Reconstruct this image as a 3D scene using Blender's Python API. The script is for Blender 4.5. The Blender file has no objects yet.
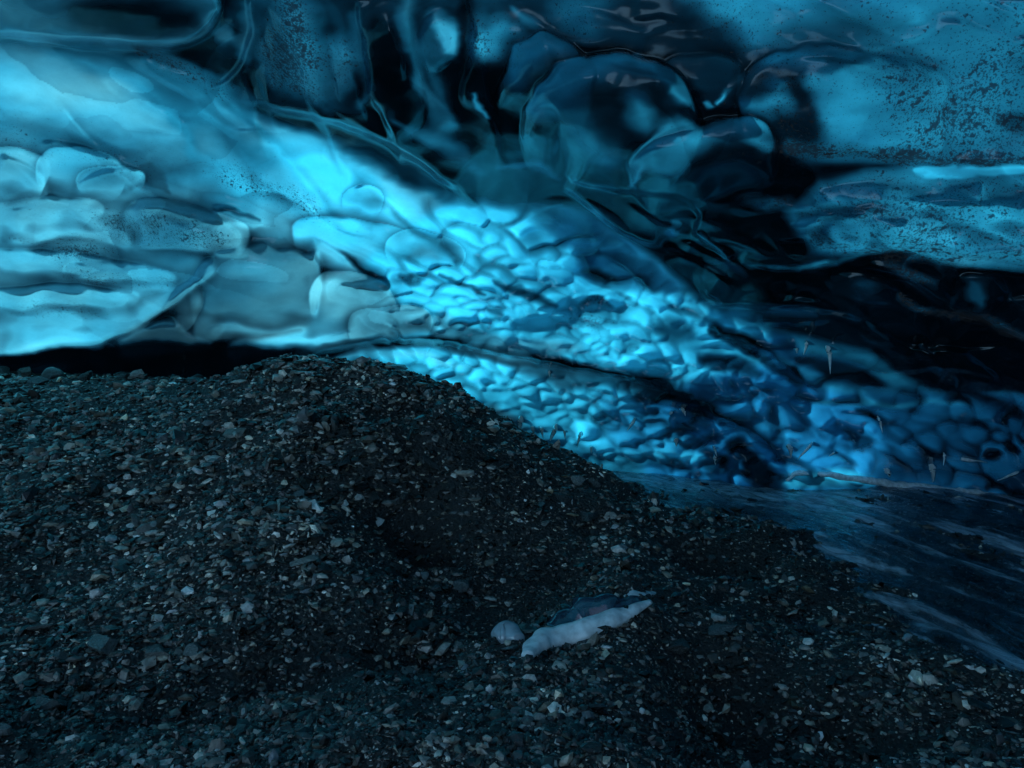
import bpy, math, random
import numpy as np
from math import radians

SC = bpy.context.scene
COL = SC.collection
rng = np.random.default_rng(11)
random.seed(5)

# ---------------------------------------------------------------- camera
F = 740.0                                   # focal length in picture widths of 1024
PITCH = math.atan((384 - 310) / F)
CAM = np.array([0.0, 0.0, 2.0])
SA, CA = math.sin(PITCH), math.cos(PITCH)
cam = bpy.data.cameras.new('camera')
cam.sensor_width = 36.0
cam.lens = 36.0 * F / 1024.0
cam.clip_start = 0.05
cam.clip_end = 3000
cam_o = bpy.data.objects.new('camera', cam)
COL.objects.link(cam_o)
cam_o.location = CAM
cam_o.rotation_euler = (math.pi / 2 - PITCH, 0, 0)
SC.camera = cam_o


def ray(px, py):
    """direction (forward component 1) of a picture point, in the world"""
    r = (np.asarray(px, float) - 512) / F
    u = (384 - np.asarray(py, float)) / F
    return np.stack([r, CA + SA * u, -SA + CA * u], -1)


def at(px, py, t):
    return CAM + ray(px, py) * np.asarray(t, float)[..., None]


# ---------------------------------------------------------------- helpers
def smooth(a, b, x):
    t = np.clip((x - a) / (b - a), 0, 1)
    return t * t * (3 - 2 * t)


class Noise:
    """tileable value noise on a random lattice"""
    def __init__(self, seed):
        self.g = np.random.default_rng(seed).random((256, 256)) * 2 - 1

    def __call__(self, x, y):
        xi = np.floor(x).astype(int); yi = np.floor(y).astype(int)
        fx = x - xi; fy = y - yi
        fx = fx * fx * fx * (fx * (fx * 6 - 15) + 10); fy = fy * fy * fy * (fy * (fy * 6 - 15) + 10)
        x0 = xi & 255; x1 = (xi + 1) & 255; y0 = yi & 255; y1 = (yi + 1) & 255
        g = self.g
        return (g[x0, y0] * (1 - fx) + g[x1, y0] * fx) * (1 - fy) + (g[x0, y1] * (1 - fx) + g[x1, y1] * fx) * fy

    def fbm(self, x, y, o=4):
        s = 0; a = 1.0; n = 0
        for k in range(o):
            s = s + a * self(x * 2 ** k + 17.3 * k, y * 2 ** k + 5.1 * k); n += a; a *= .5
        return s / n


N1, N2, N3 = Noise(1), Noise(2), Noise(3)


def tps(pts, vals, reg=1e-3):
    """thin plate spline through control points"""
    pts = np.asarray(pts, float); vals = np.asarray(vals, float)
    n = len(pts)
    d2 = ((pts[:, None] - pts[None]) ** 2).sum(-1)
    K = 0.5 * d2 * np.log(d2 + 1e-12) + np.eye(n) * reg
    P = np.hstack([np.ones((n, 1)), pts])
    A = np.zeros((n + 3, n + 3)); A[:n, :n] = K; A[:n, n:] = P; A[n:, :n] = P.T
    w = np.linalg.solve(A, np.concatenate([vals, np.zeros(3)]))

    def f(x, y):
        x = np.asarray(x, float); y = np.asarray(y, float)
        out = w[n] + w[n + 1] * x + w[n + 2] * y
        for i in range(n):
            q = (x - pts[i, 0]) ** 2 + (y - pts[i, 1]) ** 2
            out = out + w[i] * 0.5 * q * np.log(q + 1e-12)
        return out
    return f


def tag(o, label=None, cat=None, group=None, kind=None):
    if label: o['label'] = label
    if cat: o['category'] = cat
    if group: o['group'] = group
    if kind: o['kind'] = kind
    return o


def link(name, me, mat=None, parent=None):
    o = bpy.data.objects.new(name, me)
    COL.objects.link(o)
    if mat and not me.materials: me.materials.append(mat)
    if parent: o.parent = parent
    return o


def raw_mesh(name, co, faces, smooth_=True):
    """faces: (n,k) int array with k = 3 or 4"""
    me = bpy.data.meshes.new(name)
    faces = np.asarray(faces, np.int32); n, k = faces.shape
    me.vertices.add(len(co)); me.vertices.foreach_set('co', np.asarray(co, np.float32).ravel())
    me.loops.add(n * k); me.loops.foreach_set('vertex_index', faces.ravel())
    me.polygons.add(n)
    me.polygons.foreach_set('loop_start', np.arange(0, n * k, k, dtype=np.int32))
    me.polygons.foreach_set('loop_total', np.full(n, k, np.int32))
    me.polygons.foreach_set('use_smooth', np.full(n, smooth_, bool))
    me.update(calc_edges=True)
    return me


def color_attr(me, name, rgba):
    a = me.color_attributes.new(name, 'FLOAT_COLOR', 'POINT')
    a.data.foreach_set('color', np.asarray(rgba, np.float32).ravel())


# ---------------------------------------------------------------- materials
class NT:
    def __init__(self, name):
        self.m = bpy.data.materials.new(name); self.m.use_nodes = True
        self.t = self.m.node_tree; self.t.nodes.clear()
        self.out = self.n('ShaderNodeOutputMaterial')

    def n(self, kind, **kw):
        nd = self.t.nodes.new(kind)
        for k, v in kw.items():
            if k.startswith('i_'):
                key = k[2:]
                nd.inputs[int(key) if key.isdigit() else key.replace('_', ' ')].default_value = v
            else: setattr(nd, k, v)
        return nd

    def l(self, a, b):
        self.t.links.new(a, b)

    def math(self, op, a, b=None, clamp=False):
        nd = self.n('ShaderNodeMath', operation=op, use_clamp=clamp)
        for i, v in enumerate((a, b)):
            if v is None: continue
            if isinstance(v, (int, float)): nd.inputs[i].default_value = v
            else: self.l(v, nd.inputs[i])
        return nd.outputs[0]

    def mix(self, f, a, b):
        nd = self.n('ShaderNodeMix', data_type='RGBA')
        for i, v in ((0, f), (6, a), (7, b)):
            if isinstance(v, (int, float)): nd.inputs[i].default_value = v
            elif isinstance(v, tuple): nd.inputs[i].default_value = (*v, 1)
            else: self.l(v, nd.inputs[i])
        return nd.outputs[2]

    def ramp(self, fac, stops):
        nd = self.n('ShaderNodeMapRange', interpolation_type='SMOOTHSTEP')
        nd.inputs[1].default_value, nd.inputs[2].default_value, nd.inputs[3].default_value, nd.inputs[4].default_value = stops
        self.l(fac, nd.inputs[0])
        return nd.outputs[0]


def ice_material():
    t = NT('glacier_ice')
    co = t.n('ShaderNodeTexCoord').outputs['Object']
    at_ = t.n('ShaderNodeAttribute', attribute_name='ice')          # ice colour, painted light and shade included
    sp = t.n('ShaderNodeAttribute', attribute_name='speck')         # how much grit sits in it
    # grit specks: two sizes
    n1 = t.n('ShaderNodeTexNoise', i_Scale=30.0, i_Detail=3.0, i_Roughness=.62); t.l(co, n1.inputs['Vector'])
    n2 = t.n('ShaderNodeTexNoise', i_Scale=75.0, i_Detail=2.0, i_Roughness=.6); t.l(co, n2.inputs['Vector'])
    big = t.n('ShaderNodeTexNoise', i_Scale=2.3, i_Detail=2.0); t.l(co, big.inputs['Vector'])
    s = t.math('MULTIPLY', sp.outputs['Fac'], t.ramp(big.outputs[0], (.3, .65, .6, 1.0)))
    a = t.math('ADD', t.math('MULTIPLY', s, .34), n1.outputs[0])
    b = t.math('ADD', t.math('MULTIPLY', s, .32), n2.outputs[0])
    m1 = t.ramp(a, (.735, .80, 0, .9)); m2 = t.ramp(b, (.715, .785, 0, .8))
    m = t.math('MULTIPLY', t.math('MAXIMUM', m1, m2), t.ramp(sp.outputs['Fac'], (.01, .12, 0, 1)))
    # milky unevenness inside the ice
    c = t.n('ShaderNodeTexNoise', i_Scale=5.0, i_Detail=5.0, i_Roughness=.6, i_Distortion=.6); t.l(co, c.inputs['Vector'])
    fine = t.n('ShaderNodeTexNoise', i_Scale=60.0, i_Detail=3.0, i_Roughness=.7); t.l(co, fine.inputs['Vector'])
    v = t.math('MULTIPLY', t.ramp(c.outputs[0], (.25, .75, .95, 1.04)), t.ramp(fine.outputs[0], (.2, .8, .95, 1.05)))
    vm = t.n('ShaderNodeVectorMath', operation='SCALE'); t.l(at_.outputs['Color'], vm.inputs[0]); t.l(v, vm.inputs['Scale'])
    colr = t.mix(m, vm.outputs[0], (.004, .006, .008))
    bump = t.n('ShaderNodeBump', i_Strength=.06, i_Distance=.02)
    bn = t.n('ShaderNodeTexNoise', i_Scale=9.0, i_Detail=3.0, i_Roughness=.5); t.l(co, bn.inputs['Vector'])
    t.l(bn.outputs[0], bump.inputs['Height'])
    tr = t.n('ShaderNodeBsdfTranslucent'); t.l(colr, tr.inputs[0])
    dn = t.n('ShaderNodeAttribute', attribute_name='deep_normal'); t.l(dn.outputs['Vector'], tr.inputs['Normal'])
    ad = t.n('ShaderNodeMix', data_type='RGBA', blend_type='ADD'); ad.inputs[0].default_value = 1.0
    fa = t.n('ShaderNodeAttribute', attribute_name='front'); t.l(t.mix(m, fa.outputs['Color'], (.006, .008, .010)), ad.inputs[6]); t.l(vm.outputs[0], ad.inputs[7])
    df = t.n('ShaderNodeBsdfDiffuse'); t.l(ad.outputs[2], df.inputs[0]); t.l(bump.outputs[0], df.inputs['Normal'])
    mx = t.n('ShaderNodeMixShader'); mx.inputs[0].default_value = .46
    t.l(tr.outputs[0], mx.inputs[1]); t.l(df.outputs[0], mx.inputs[2])
    gl = t.n('ShaderNodeBsdfGlossy', i_Roughness=.17); gl.inputs[0].default_value = (.9, .95, 1, 1)
    t.l(bump.outputs[0], gl.inputs['Normal'])
    fr = t.n('ShaderNodeFresnel', i_IOR=1.38); t.l(bump.outputs[0], fr.inputs['Normal'])
    mg = t.n('ShaderNodeMixShader'); t.l(fr.outputs[0], mg.inputs[0]); t.l(mx.outputs[0], mg.inputs[1]); t.l(gl.outputs[0], mg.inputs[2])
    t.l(mg.outputs[0], t.out.inputs['Surface'])
    return t.m


def crust_material():
    t = NT('weathered_ice_top')
    co = t.n('ShaderNodeTexCoord').outputs['Object']
    n = t.n('ShaderNodeTexNoise', i_Scale=.5, i_Detail=3.0); t.l(co, n.inputs['Vector'])
    c = t.mix(n.outputs[0], (.85, .93, .97), (.93, .97, 1))
    tp = t.n('ShaderNodeBsdfTransparent'); t.l(c, tp.inputs[0])
    t.l(tp.outputs[0], t.out.inputs['Surface'])
    return t.m


def gravel_ground_material():
    t = NT('dark_gravel_ground')
    co = t.n('ShaderNodeTexCoord').outputs['Object']
    vo = t.n('ShaderNodeTexVoronoi', i_Scale=42.0, i_Randomness=1.0); t.l(co, vo.inputs['Vector'])
    n = t.n('ShaderNodeTexNoise', i_Scale=90.0, i_Detail=4.0, i_Roughness=.7); t.l(co, n.inputs['Vector'])
    c = t.mix(t.ramp(n.outputs[0], (.35, .75, 0, 1)), (.004, .005, .005), (.022, .024, .024))
    p = t.n('ShaderNodeBsdfPrincipled', i_Roughness=.75); t.l(c, p.inputs['Base Color'])
    b = t.n('ShaderNodeBump', i_Strength=1.0, i_Distance=.02)
    h = t.math('ADD', t.math('MULTIPLY', vo.outputs['Distance'], -1.0), t.math('MULTIPLY', n.outputs[0], .6))
    t.l(h, b.inputs['Height']); t.l(b.outputs[0], p.inputs['Normal'])
    t.l(p.outputs[0], t.out.inputs['Surface'])
    return t.m


def stone_material(name, use_attr):
    t = NT(name)
    co = t.n('ShaderNodeTexCoord').outputs['Object']
    n = t.n('ShaderNodeTexNoise', i_Scale=30.0 if use_attr else 5.0, i_Detail=5.0, i_Roughness=.7); t.l(co, n.inputs['Vector'])
    if use_attr:
        base = t.n('ShaderNodeAttribute', attribute_name='stone').outputs['Color']
    else:
        base = t.n('ShaderNodeObjectInfo').outputs['Color']
    v = t.ramp(n.outputs[0], (.3, .75, .6, 1.35))
    vm = t.n('ShaderNodeVectorMath', operation='SCALE'); t.l(base, vm.inputs[0]); t.l(v, vm.inputs['Scale'])
    p = t.n('ShaderNodeBsdfPrincipled', i_Roughness=.25); t.l(vm.outputs[0], p.inputs['Base Color'])
    p.inputs['Specular IOR Level'].default_value = .5
    b = t.n('ShaderNodeBump', i_Strength=.5, i_Distance=.01 if use_attr else .12); t.l(n.outputs[0], b.inputs['Height'])
    t.l(b.outputs[0], p.inputs['Normal'])
    t.l(p.outputs[0], t.out.inputs['Surface'])
    return t.m


def wet_ice(name, col, rough=.08, trans=.35, bump=.3, bscale=25.0, ior=1.36, even=None):
    t = NT(name)
    co = t.n('ShaderNodeTexCoord').outputs['Object']
    n = t.n('ShaderNodeTexNoise', i_Scale=bscale, i_Detail=4.0); t.l(co, n.inputs['Vector'])
    c = t.mix(t.ramp(n.outputs[0], (.3, .7, 0, 1)), tuple(x * .65 for x in col), col)
    b = t.n('ShaderNodeBump', i_Strength=bump, i_Distance=.01); t.l(n.outputs[0], b.inputs['Height'])
    d = t.n('ShaderNodeBsdfDiffuse'); t.l(c, d.inputs[0])
    tr = t.n('ShaderNodeBsdfTranslucent'); t.l(c, tr.inputs[0])
    m = t.n('ShaderNodeMixShader'); m.inputs[0].default_value = trans
    t.l(d.outputs[0], m.inputs[1]); t.l(tr.outputs[0], m.inputs[2])
    g = t.n('ShaderNodeBsdfGlossy', i_Roughness=rough); t.l(b.outputs[0], g.inputs['Normal'])
    fr = t.n('ShaderNodeFresnel', i_IOR=ior); t.l(b.outputs[0], fr.inputs['Normal'])
    m2 = t.n('ShaderNodeMixShader')
    if even is None: t.l(fr.outputs[0], m2.inputs[0])
    else: m2.inputs[0].default_value = even
    t.l(m.outputs[0], m2.inputs[1]); t.l(g.outputs[0], m2.inputs[2])
    t.l(m2.outputs[0], t.out.inputs['Surface'])
    return t.m


def water_material():
    t = NT('clear_meltwater')
    co = t.n('ShaderNodeTexCoord').outputs['Object']
    m0_ = t.n('ShaderNodeMapping'); m0_.inputs['Rotation'].default_value = (0, 0, radians(72)); t.l(co, m0_.inputs[0])
    mp = t.n('ShaderNodeMapping'); mp.inputs['Scale'].default_value = (1.0, 2.6, 1); t.l(m0_.outputs[0], mp.inputs[0])
    n = t.n('ShaderNodeTexNoise', i_Scale=2.0, i_Detail=6.0, i_Roughness=.62, i_Distortion=1.6); t.l(mp.outputs[0], n.inputs['Vector'])
    b = t.n('ShaderNodeBump', i_Strength=.8, i_Distance=.04); t.l(n.outputs[0], b.inputs['Height'])
    tp = t.n('ShaderNodeBsdfTransparent'); tp.inputs[0].default_value = (.35, .5, .6, 1)
    milk = t.n('ShaderNodeBsdfDiffuse'); 
    t.l(t.mix(n.outputs[0], (.10, .12, .16), (.74, .78, .86)), milk.inputs[0]); t.l(b.outputs[0], milk.inputs['Normal'])
    m0 = t.n('ShaderNodeMixShader'); mk = t.n('ShaderNodeAttribute', attribute_name='milk'); t.l(t.math('MULTIPLY', mk.outputs['Fac'], t.ramp(n.outputs[0], (.3, .66, .35, 1.4)), True), m0.inputs[0])
    t.l(tp.outputs[0], m0.inputs[1]); t.l(milk.outputs[0], m0.inputs[2])
    g = t.n('ShaderNodeBsdfGlossy', i_Roughness=.06); t.l(b.outputs[0], g.inputs['Normal'])
    fr = t.n('ShaderNodeFresnel', i_IOR=1.33); t.l(b.outputs[0], fr.inputs['Normal'])
    m = t.n('ShaderNodeMixShader'); t.l(fr.outputs[0], m.inputs[0]); t.l(m0.outputs[0], m.inputs[1]); t.l(g.outputs[0], m.inputs[2])
    t.l(m.outputs[0], t.out.inputs['Surface'])
    return t.m


M_ICE = ice_material()
M_CRUST = crust_material()
M_GROUND = gravel_ground_material()
M_GRAVEL = stone_material('loose_gravel', True)
M_ROCK = stone_material('dark_basalt_rock', False)
M_WATER = water_material()
M_WHITE = wet_ice('frosty_white_ice', (.92, .95, .96), .25, .25, .3, 22.0, 1.25, .05)
M_GLINT = wet_ice('glint_ice', (.95, .95, .94), .05, .55, .1, 20.0, 1.5)
M_DARKICE = wet_ice('dark_clear_ice', (.03, .05, .075), .10, .0, .5, 12.0, 1.3, .13)
M_KNOB = wet_ice('cloudy_ice', (.34, .40, .44), .14, .1, .4, 14.0, 1.3, .08)
M_TEAL = wet_ice('teal_foot_ice', (.06, .22, .30), .08, .5, .3, 8.0)

# ---------------------------------------------------------------- terrain
G = [  # picture x, picture y, depth
    (0, 768, 2.6), (256, 768, 2.55), (512, 768, 2.5), (768, 768, 2.55), (1024, 768, 2.7),
    (0, 650, 3.35), (0, 560, 4.2), (0, 460, 5.5), (0, 400, 7.2), (50, 382, 9.0), (-60, 384, 9.0),
    (120, 386, 8.2), (200, 384, 7.2),
    (200, 560, 4.05), (200, 460, 5.1), (200, 400, 6.2), (280, 363, 6.4), (350, 364, 6.3), (430, 386, 6.15),
    (475, 406, 6.1), (560, 452, 6.1), (620, 481, 6.1), (655, 510, 6.0),
    (330, 450, 5.05), (430, 470, 5.05), (400, 520, 4.75), (330, 520, 4.3), (470, 540, 4.75), (500, 480, 5.3),
    (560, 500, 5.3), (600, 545, 4.75), (650, 540, 5.0),
    (640, 604, 3.95), (545, 632, 3.6), (560, 588, 4.45), (470, 600, 4.25), (430, 655, 3.4), (330, 690, 3.1), (250, 715, 2.95), (110, 655, 3.45), (250, 640, 3.5),
    
    (900, 700, 3.4), (740, 620, 4.3), (720, 690, 3.55), (800, 660, 3.75), (640, 690, 3.2),
]
WL = [(640, 478, 9.7), (780, 488, 9.2), (900, 486, 9.0), (1024, 498, 8.8), (1250, 512, 8.2), (700, 512, 7.3), (760, 540, 6.2), (900, 540, 6.3), (1024, 570, 5.8), (850, 604, 4.75), (1024, 655, 4.1), (1250, 655, 4.0), (940, 640, 4.2), (1100, 740, 3.2)]
wp_ = [at(a, b, np.array(t)) for a, b, t in WL]
water_z = tps([(p[0], p[1]) for p in wp_], [p[2] for p in wp_], 5e-3)
gp = [at(a, b, np.array(t)) for a, b, t in G]
gpts = [(p[0], p[1]) for p in gp]; gval = [p[2] for p in gp]
for x, y, z in [  # hidden or off-frame ground, straight in metres
    (-3.5, 9.5, 1.05), (-8, 9, 1.1), (-12, 8, 1.2), (-2.2, 9.5, 1.0), (-.46, 10.5, .55), (.67, 10.3, -.05), (0, 12.5, .0), (-8, 14, 1), (8, 3.2, .1),
    (-5, 4, .75), (-8, 3, .8), (-4, 1, .45), (0, 1, .35), (0, -2, .3), (4, 0, .3), (8, 0, .4), (-8, -3, .5), (8, -5, .3), (0, -6, .3), (14, 0, .5), (-14, 0, .9),
]:
    gpts.append((x, y)); gval.append(z)
for x, y in [(1.3, 9.6), (1.9, 9.2), (3.2, 9.0), (4.8, 9), (6.2, 8.6), (4.6, 7), (4.5, 5.5), (6.5, 6), (3.2, 6.7), (2.5, 7.4), (3.9, 4.9), (5.5, 4.2), (3.4, 5.6), (6, 12), (12, 8)]:
    gpts.append((x, y)); gval.append(float(water_z(x, y)) - .06)
def on_water(px, py):
    t_ = 6.0
    for _ in range(60):
        p_ = at(px, py, np.array(t_)); d_ = ray(px, py)
        t_ = .5 * t_ + .5 * (float(water_z(p_[0], p_[1])) - 2.0) / d_[2]
    return at(px, py, np.array(t_))


for px_, py_ in [(662, 500), (700, 504), (758, 521), (818, 551), (868, 585), (930, 625), (1024, 664), (1120, 700)]:
    for ox, oy, dz_ in [(0, 0, -.01), (-14, 16, .07), (16, -9, -.06)]:
        p_ = on_water(px_ + ox, py_ + oy)
        gpts.append((p_[0], p_[1])); gval.append(float(water_z(p_[0], p_[1])) + dz_)
_ground = tps(gpts, gval, 4e-3)
DENTS = [(*at(a, b, np.array(t))[:2], dz, dr) for a, b, t, dz, dr in [
    (420, 512, 4.85, -.50, .28), (436, 446, 5.45, .15, .2), (385, 456, 5.2, .16, .18), (330, 560, 4.2, .08, .2), (335, 480, 4.8, -.10, .2), (300, 660, 3.4, -.20, .26), (410, 640, 3.6, -.20, .25), (490, 606, 4.05, -.17, .22), (190, 690, 3.15, -.16, .22),
    (730, 712, 3.35, -.19, .3), (640, 680, 3.35, .08, .22), (830, 745, 3.0, -.15, .3), (690, 560, 5.0, -.08, .25), (760, 540, 5.7, .07, .4), (560, 560, 4.7, -.10, .25), (600, 505, 5.4, .08, .22), (700, 640, 4.1, .05, .25), (60, 690, 3.0, -.10, .25), (806, 532, 6.3, .06, .16), (850, 556, 5.6, .06, .14), (905, 588, 4.9, .07, .18), (960, 575, 5.3, .07, .15), (690, 508, 6.9, -.10, .2), (840, 578, 5.0, -.08, .15), (960, 640, 4.2, -.08, .14), (110, 640, 3.5, .05, .2)]]


_lr = np.random.default_rng(31)
LUMPS = [(_lr.uniform(-4, 2.2), _lr.uniform(2.6, 6.2), _lr.uniform(.03, .10) * _lr.choice([-1, 1]), _lr.uniform(.12, .32)) for _ in range(60)]


def ground_z(x, y):
    z = _ground(x, y)
    for dx, dy, dz, dr in DENTS:
        z = z + dz * np.exp(-((x - dx) ** 2 + (y - dy) ** 2) / dr ** 2)
    for dx, dy, dz, dr in LUMPS:
        z = z + dz * np.exp(-((x - dx) ** 2 + (y - dy) ** 2) / dr ** 2)
    return z + .065 * N1.fbm(x * 1.3, y * 1.3, 3) + 0.058 * N2.fbm(x * 4.1, y * 4.1, 3) + .014 * N3.fbm(x * 11, y * 11, 2)


gx = np.concatenate([np.arange(-16, -5, .12), np.arange(-5, 6, .03), np.arange(6, 16.1, .12)])
gy = np.concatenate([np.arange(-9, 1.4, .15), np.arange(1.4, 8.6, .03), np.arange(8.6, 15, .1)])
GX, GY = np.meshgrid(gx, gy)
GZ = ground_z(GX, GY)


def grid_faces(nr, nc):
    i = np.arange(nr * nc, dtype=np.int32).reshape(nr, nc)
    return np.stack([i[:-1, :-1], i[:-1, 1:], i[1:, 1:], i[1:, :-1]], -1).reshape(-1, 4)


me = raw_mesh('ground', np.stack([GX, GY, GZ], -1).reshape(-1, 3), grid_faces(*GX.shape))
tag(link('ground', me, M_GROUND), 'black gravel moraine floor rising to a mound on the left', None, None, 'structure')


def lookup(x, y):
    """height of the built terrain, bilinear on its grid"""
    x = np.clip(x, gx[0] + 1e-3, gx[-1] - 1e-3); y = np.clip(y, gy[0] + 1e-3, gy[-1] - 1e-3)
    i = np.clip(np.searchsorted(gx, x) - 1, 0, len(gx) - 2); j = np.clip(np.searchsorted(gy, y) - 1, 0, len(gy) - 2)
    fx = (x - gx[i]) / (gx[i + 1] - gx[i]); fy = (y - gy[j]) / (gy[j + 1] - gy[j])
    return (GZ[j, i] * (1 - fx) + GZ[j, i + 1] * fx) * (1 - fy) + (GZ[j + 1, i] * (1 - fx) + GZ[j + 1, i + 1] * fx) * fy


def ground_hit(px, py):
    """where the view rays first meet the terrain; (points, depth, ok)"""
    d = ray(px, py)
    t = np.full(d.shape[:-1], 1.4); done = np.zeros(t.shape, bool)
    for k in range(330):
        p = CAM + d * t[..., None]
        below = p[..., 2] <= lookup(p[..., 0], p[..., 1])
        done |= below
        t = np.where(done, t, t * 1.006 + .003)
        if done.all(): break
    return CAM + d * t[..., None], t, done & (t < 10.6)


# ---------------------------------------------------------------- the ice: base form
I = [
    (0, 375, 10.8), (150, 365, 10.8), (340, 357, 10.7), (480, 405, 10.6), (560, 452, 10.4), (660, 470, 10.0), (780, 488, 9.2), (900, 486, 9.0), (1024, 498, 8.8),
    (0, 470, 11.2), (340, 470, 11.0), (560, 520, 10.7), (780, 560, 9.5), (1024, 570, 9.1),
    (0, 250, 9.3), (150, 250, 9), (260, 300, 8.8), (400, 300, 9.3), (550, 330, 9.5), (680, 330, 8.7), (800, 380, 8.0), (900, 420, 7.9), (1024, 420, 7.5),
    (0, 150, 8.3), (150, 150, 8), (300, 200, 8.3), (400, 210, 8.5), (480, 210, 8.6), (560, 250, 8.8), (680, 250, 7.6), (800, 270, 6.4), (900, 290, 6.1), (1024, 300, 5.9),
    (0, 50, 7), (200, 80, 6.9), (350, 120, 6.7), (500, 150, 6.8), (620, 180, 6.3), (700, 180, 6.0), (850, 150, 5.4), (1024, 150, 5.2),
    (0, 0, 5.7), (250, 0, 5.6), (512, 0, 5.4), (750, 0, 5.0), (1024, 0, 4.7),
]
ip = []; iv = []
for a, b, t in I:
    d = ray(a, b); r = np.linalg.norm(d)
    ip.append((math.degrees(math.atan2(d[0], d[1])), math.degrees(math.asin(d[2] / r)))); iv.append(t * r)
for az, el, r in [(-55, -5, 11), (-55, 12, 9.2), (-55, 30, 7), (-80, -5, 10), (-80, 15, 8.5), (-100, 0, 9.5), (-100, 30, 7), (-75, 45, 6), (-30, 45, 5.6), (0, 45, 5.3), (30, 45, 4.9), (0, 70, 5), (-60, 70, 5.2), (60, 70, 4.6),
                  (55, -9, 8.0), (55, 8, 6.2), (55, 25, 5), (80, -9, 7), (80, 20, 4.9), (110, 0, 6.2), (110, 40, 4.6), (150, 0, 7), (150, 40, 5), (150, 70, 5), (-100, 70, 5.4), (110, 70, 4.7)]:
    ip.append((az, el)); iv.append(r)
_ice_r = tps(np.array(ip) / 10.0, iv, 1e-3)

az = np.concatenate([np.arange(-100, -36, .8), np.degrees(np.arctan(np.arange(-30, 1055, 1.05) - 512, ) * 0 + np.arctan((np.arange(-30, 1055, 1.05) - 512) / F)), np.arange(37.5, 150.1, .8)])
slope = np.concatenate([np.arange(-.40, -.285, .02), np.arange(-.285, .47, .00142), np.arange(.475, 1.1, .02), np.tan(np.radians(np.arange(48.5, 86, 1.2)))])
AZ, SL = np.meshgrid(np.radians(az), slope)
EL = np.arctan(SL)
DIR = np.stack([np.cos(EL) * np.sin(AZ), np.cos(EL) * np.cos(AZ), np.sin(EL)], -1)
RB = _ice_r(np.degrees(AZ) / 10, np.degrees(EL) / 10)
# coordinates on the sheet in which its folds and layers are described (unit: 1/740 of the viewing distance)
fw = np.maximum(DIR[..., 1] * CA - DIR[..., 2] * SA, .12)
PX = 512 + F * DIR[..., 0] / fw
PY = 384 - F * (DIR[..., 1] * SA + DIR[..., 2] * CA) / fw
NR, NC = PX.shape
print('ice grid', NR, NC)
WX = PX + 5.0 * N1.fbm(PX / 60, PY / 45, 3) + .7 * N2.fbm(PX / 16, PY / 13, 2)
WY = PY + 4.0 * N2.fbm(PX / 60 + 40, PY / 45, 3) + .6 * N3.fbm(PX / 16, PY / 13 + 9, 2)
SX = WX + 6 * N2.fbm(PX / 30 + 3, PY / 17, 3)
SY = WY + 4.5 * N3.fbm(PX / 30, PY / 15 + 8, 3)
row_py = PY[:, NC // 2]


def window(x0, x1, y0, y1):
    """index window of the grid that holds a box (with margin for its curvature)"""
    m = (PX > x0) & (PX < x1) & (PY > y0) & (PY < y1)
    rr = np.where(m.any(1))[0]; cc = np.where(m.any(0))[0]
    if len(rr) == 0 or len(cc) == 0: return None
    return slice(rr[0], rr[-1] + 1), slice(cc[0], cc[-1] + 1)


def poly_dist(pts, X, Y):
    """distance, signed side and run along a polyline"""
    best = np.full(X.shape, 1e9); sgn = np.zeros(X.shape); run = np.zeros(X.shape)
    L = [0.0]
    for (a, b) in zip(pts, pts[1:]): L.append(L[-1] + math.hypot(b[0] - a[0], b[1] - a[1]))
    for k, (a, b) in enumerate(zip(pts, pts[1:])):
        dx, dy = b[0] - a[0], b[1] - a[1]; l2 = dx * dx + dy * dy + 1e-9
        u = np.clip(((X - a[0]) * dx + (Y - a[1]) * dy) / l2, 0, 1)
        q = np.hypot(X - a[0] - u * dx, Y - a[1] - u * dy)
        cr = (dx * (Y - a[1]) - dy * (X - a[0])) / math.sqrt(l2)
        m = q < best - 1e-6
        best = np.where(m, q, best); sgn = np.where(m, np.sign(cr), sgn)
        run = np.where(m, (L[k] + u * (L[k + 1] - L[k])) / L[-1], run)
    return best, sgn, run


def spline(pts, n=6):
    """Catmull-Rom through the points"""
    p = [np.array(q, float) for q in pts]
    p = [2 * p[0] - p[1]] + p + [2 * p[-1] - p[-2]]
    out = []
    for i in range(1, len(p) - 2):
        for k in range(n):
            t = k / n
            out.append(tuple(.5 * (2 * p[i] + (p[i + 1] - p[i - 1]) * t + (2 * p[i - 1] - 5 * p[i] + 4 * p[i + 1] - p[i + 2]) * t * t + (3 * p[i] - p[i - 1] - 3 * p[i + 1] + p[i + 2]) * t ** 3)))
    out.append(tuple(p[-2]))
    return out


H = np.zeros(PX.shape)          # relief towards the cave, in sheet units
DENS_SHADE = np.full(PX.shape, .55)   # grit and depth of the ice, with painted rim light and shade
TINT = np.full(PX.shape, .55)   # 0 pale bubbly ice, 1 deep blue clear ice
SPK = np.full(PX.shape, .25)


def fold(pts, A, w, s=1.5, side=1, taper=.12):
    """a layer edge: the sheet stands proud on one side of the line and runs out behind it"""
    P = spline(pts)
    m = 4 * w + 8
    W = window(min(p[0] for p in P) - m, max(p[0] for p in P) + m, min(p[1] for p in P) - m, max(p[1] for p in P) + m)
    if W is None: return
    d, sg, run = poly_dist(P, WX[W], WY[W])
    sd = d * sg * side
    ends = smooth(0, taper, run) * smooth(0, taper, 1 - run) if taper else 1
    H[W] += A * ends * np.exp(-np.maximum(sd, 0) / w) / (1 + np.exp(np.clip(-sd / s, -50, 50)))


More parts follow.
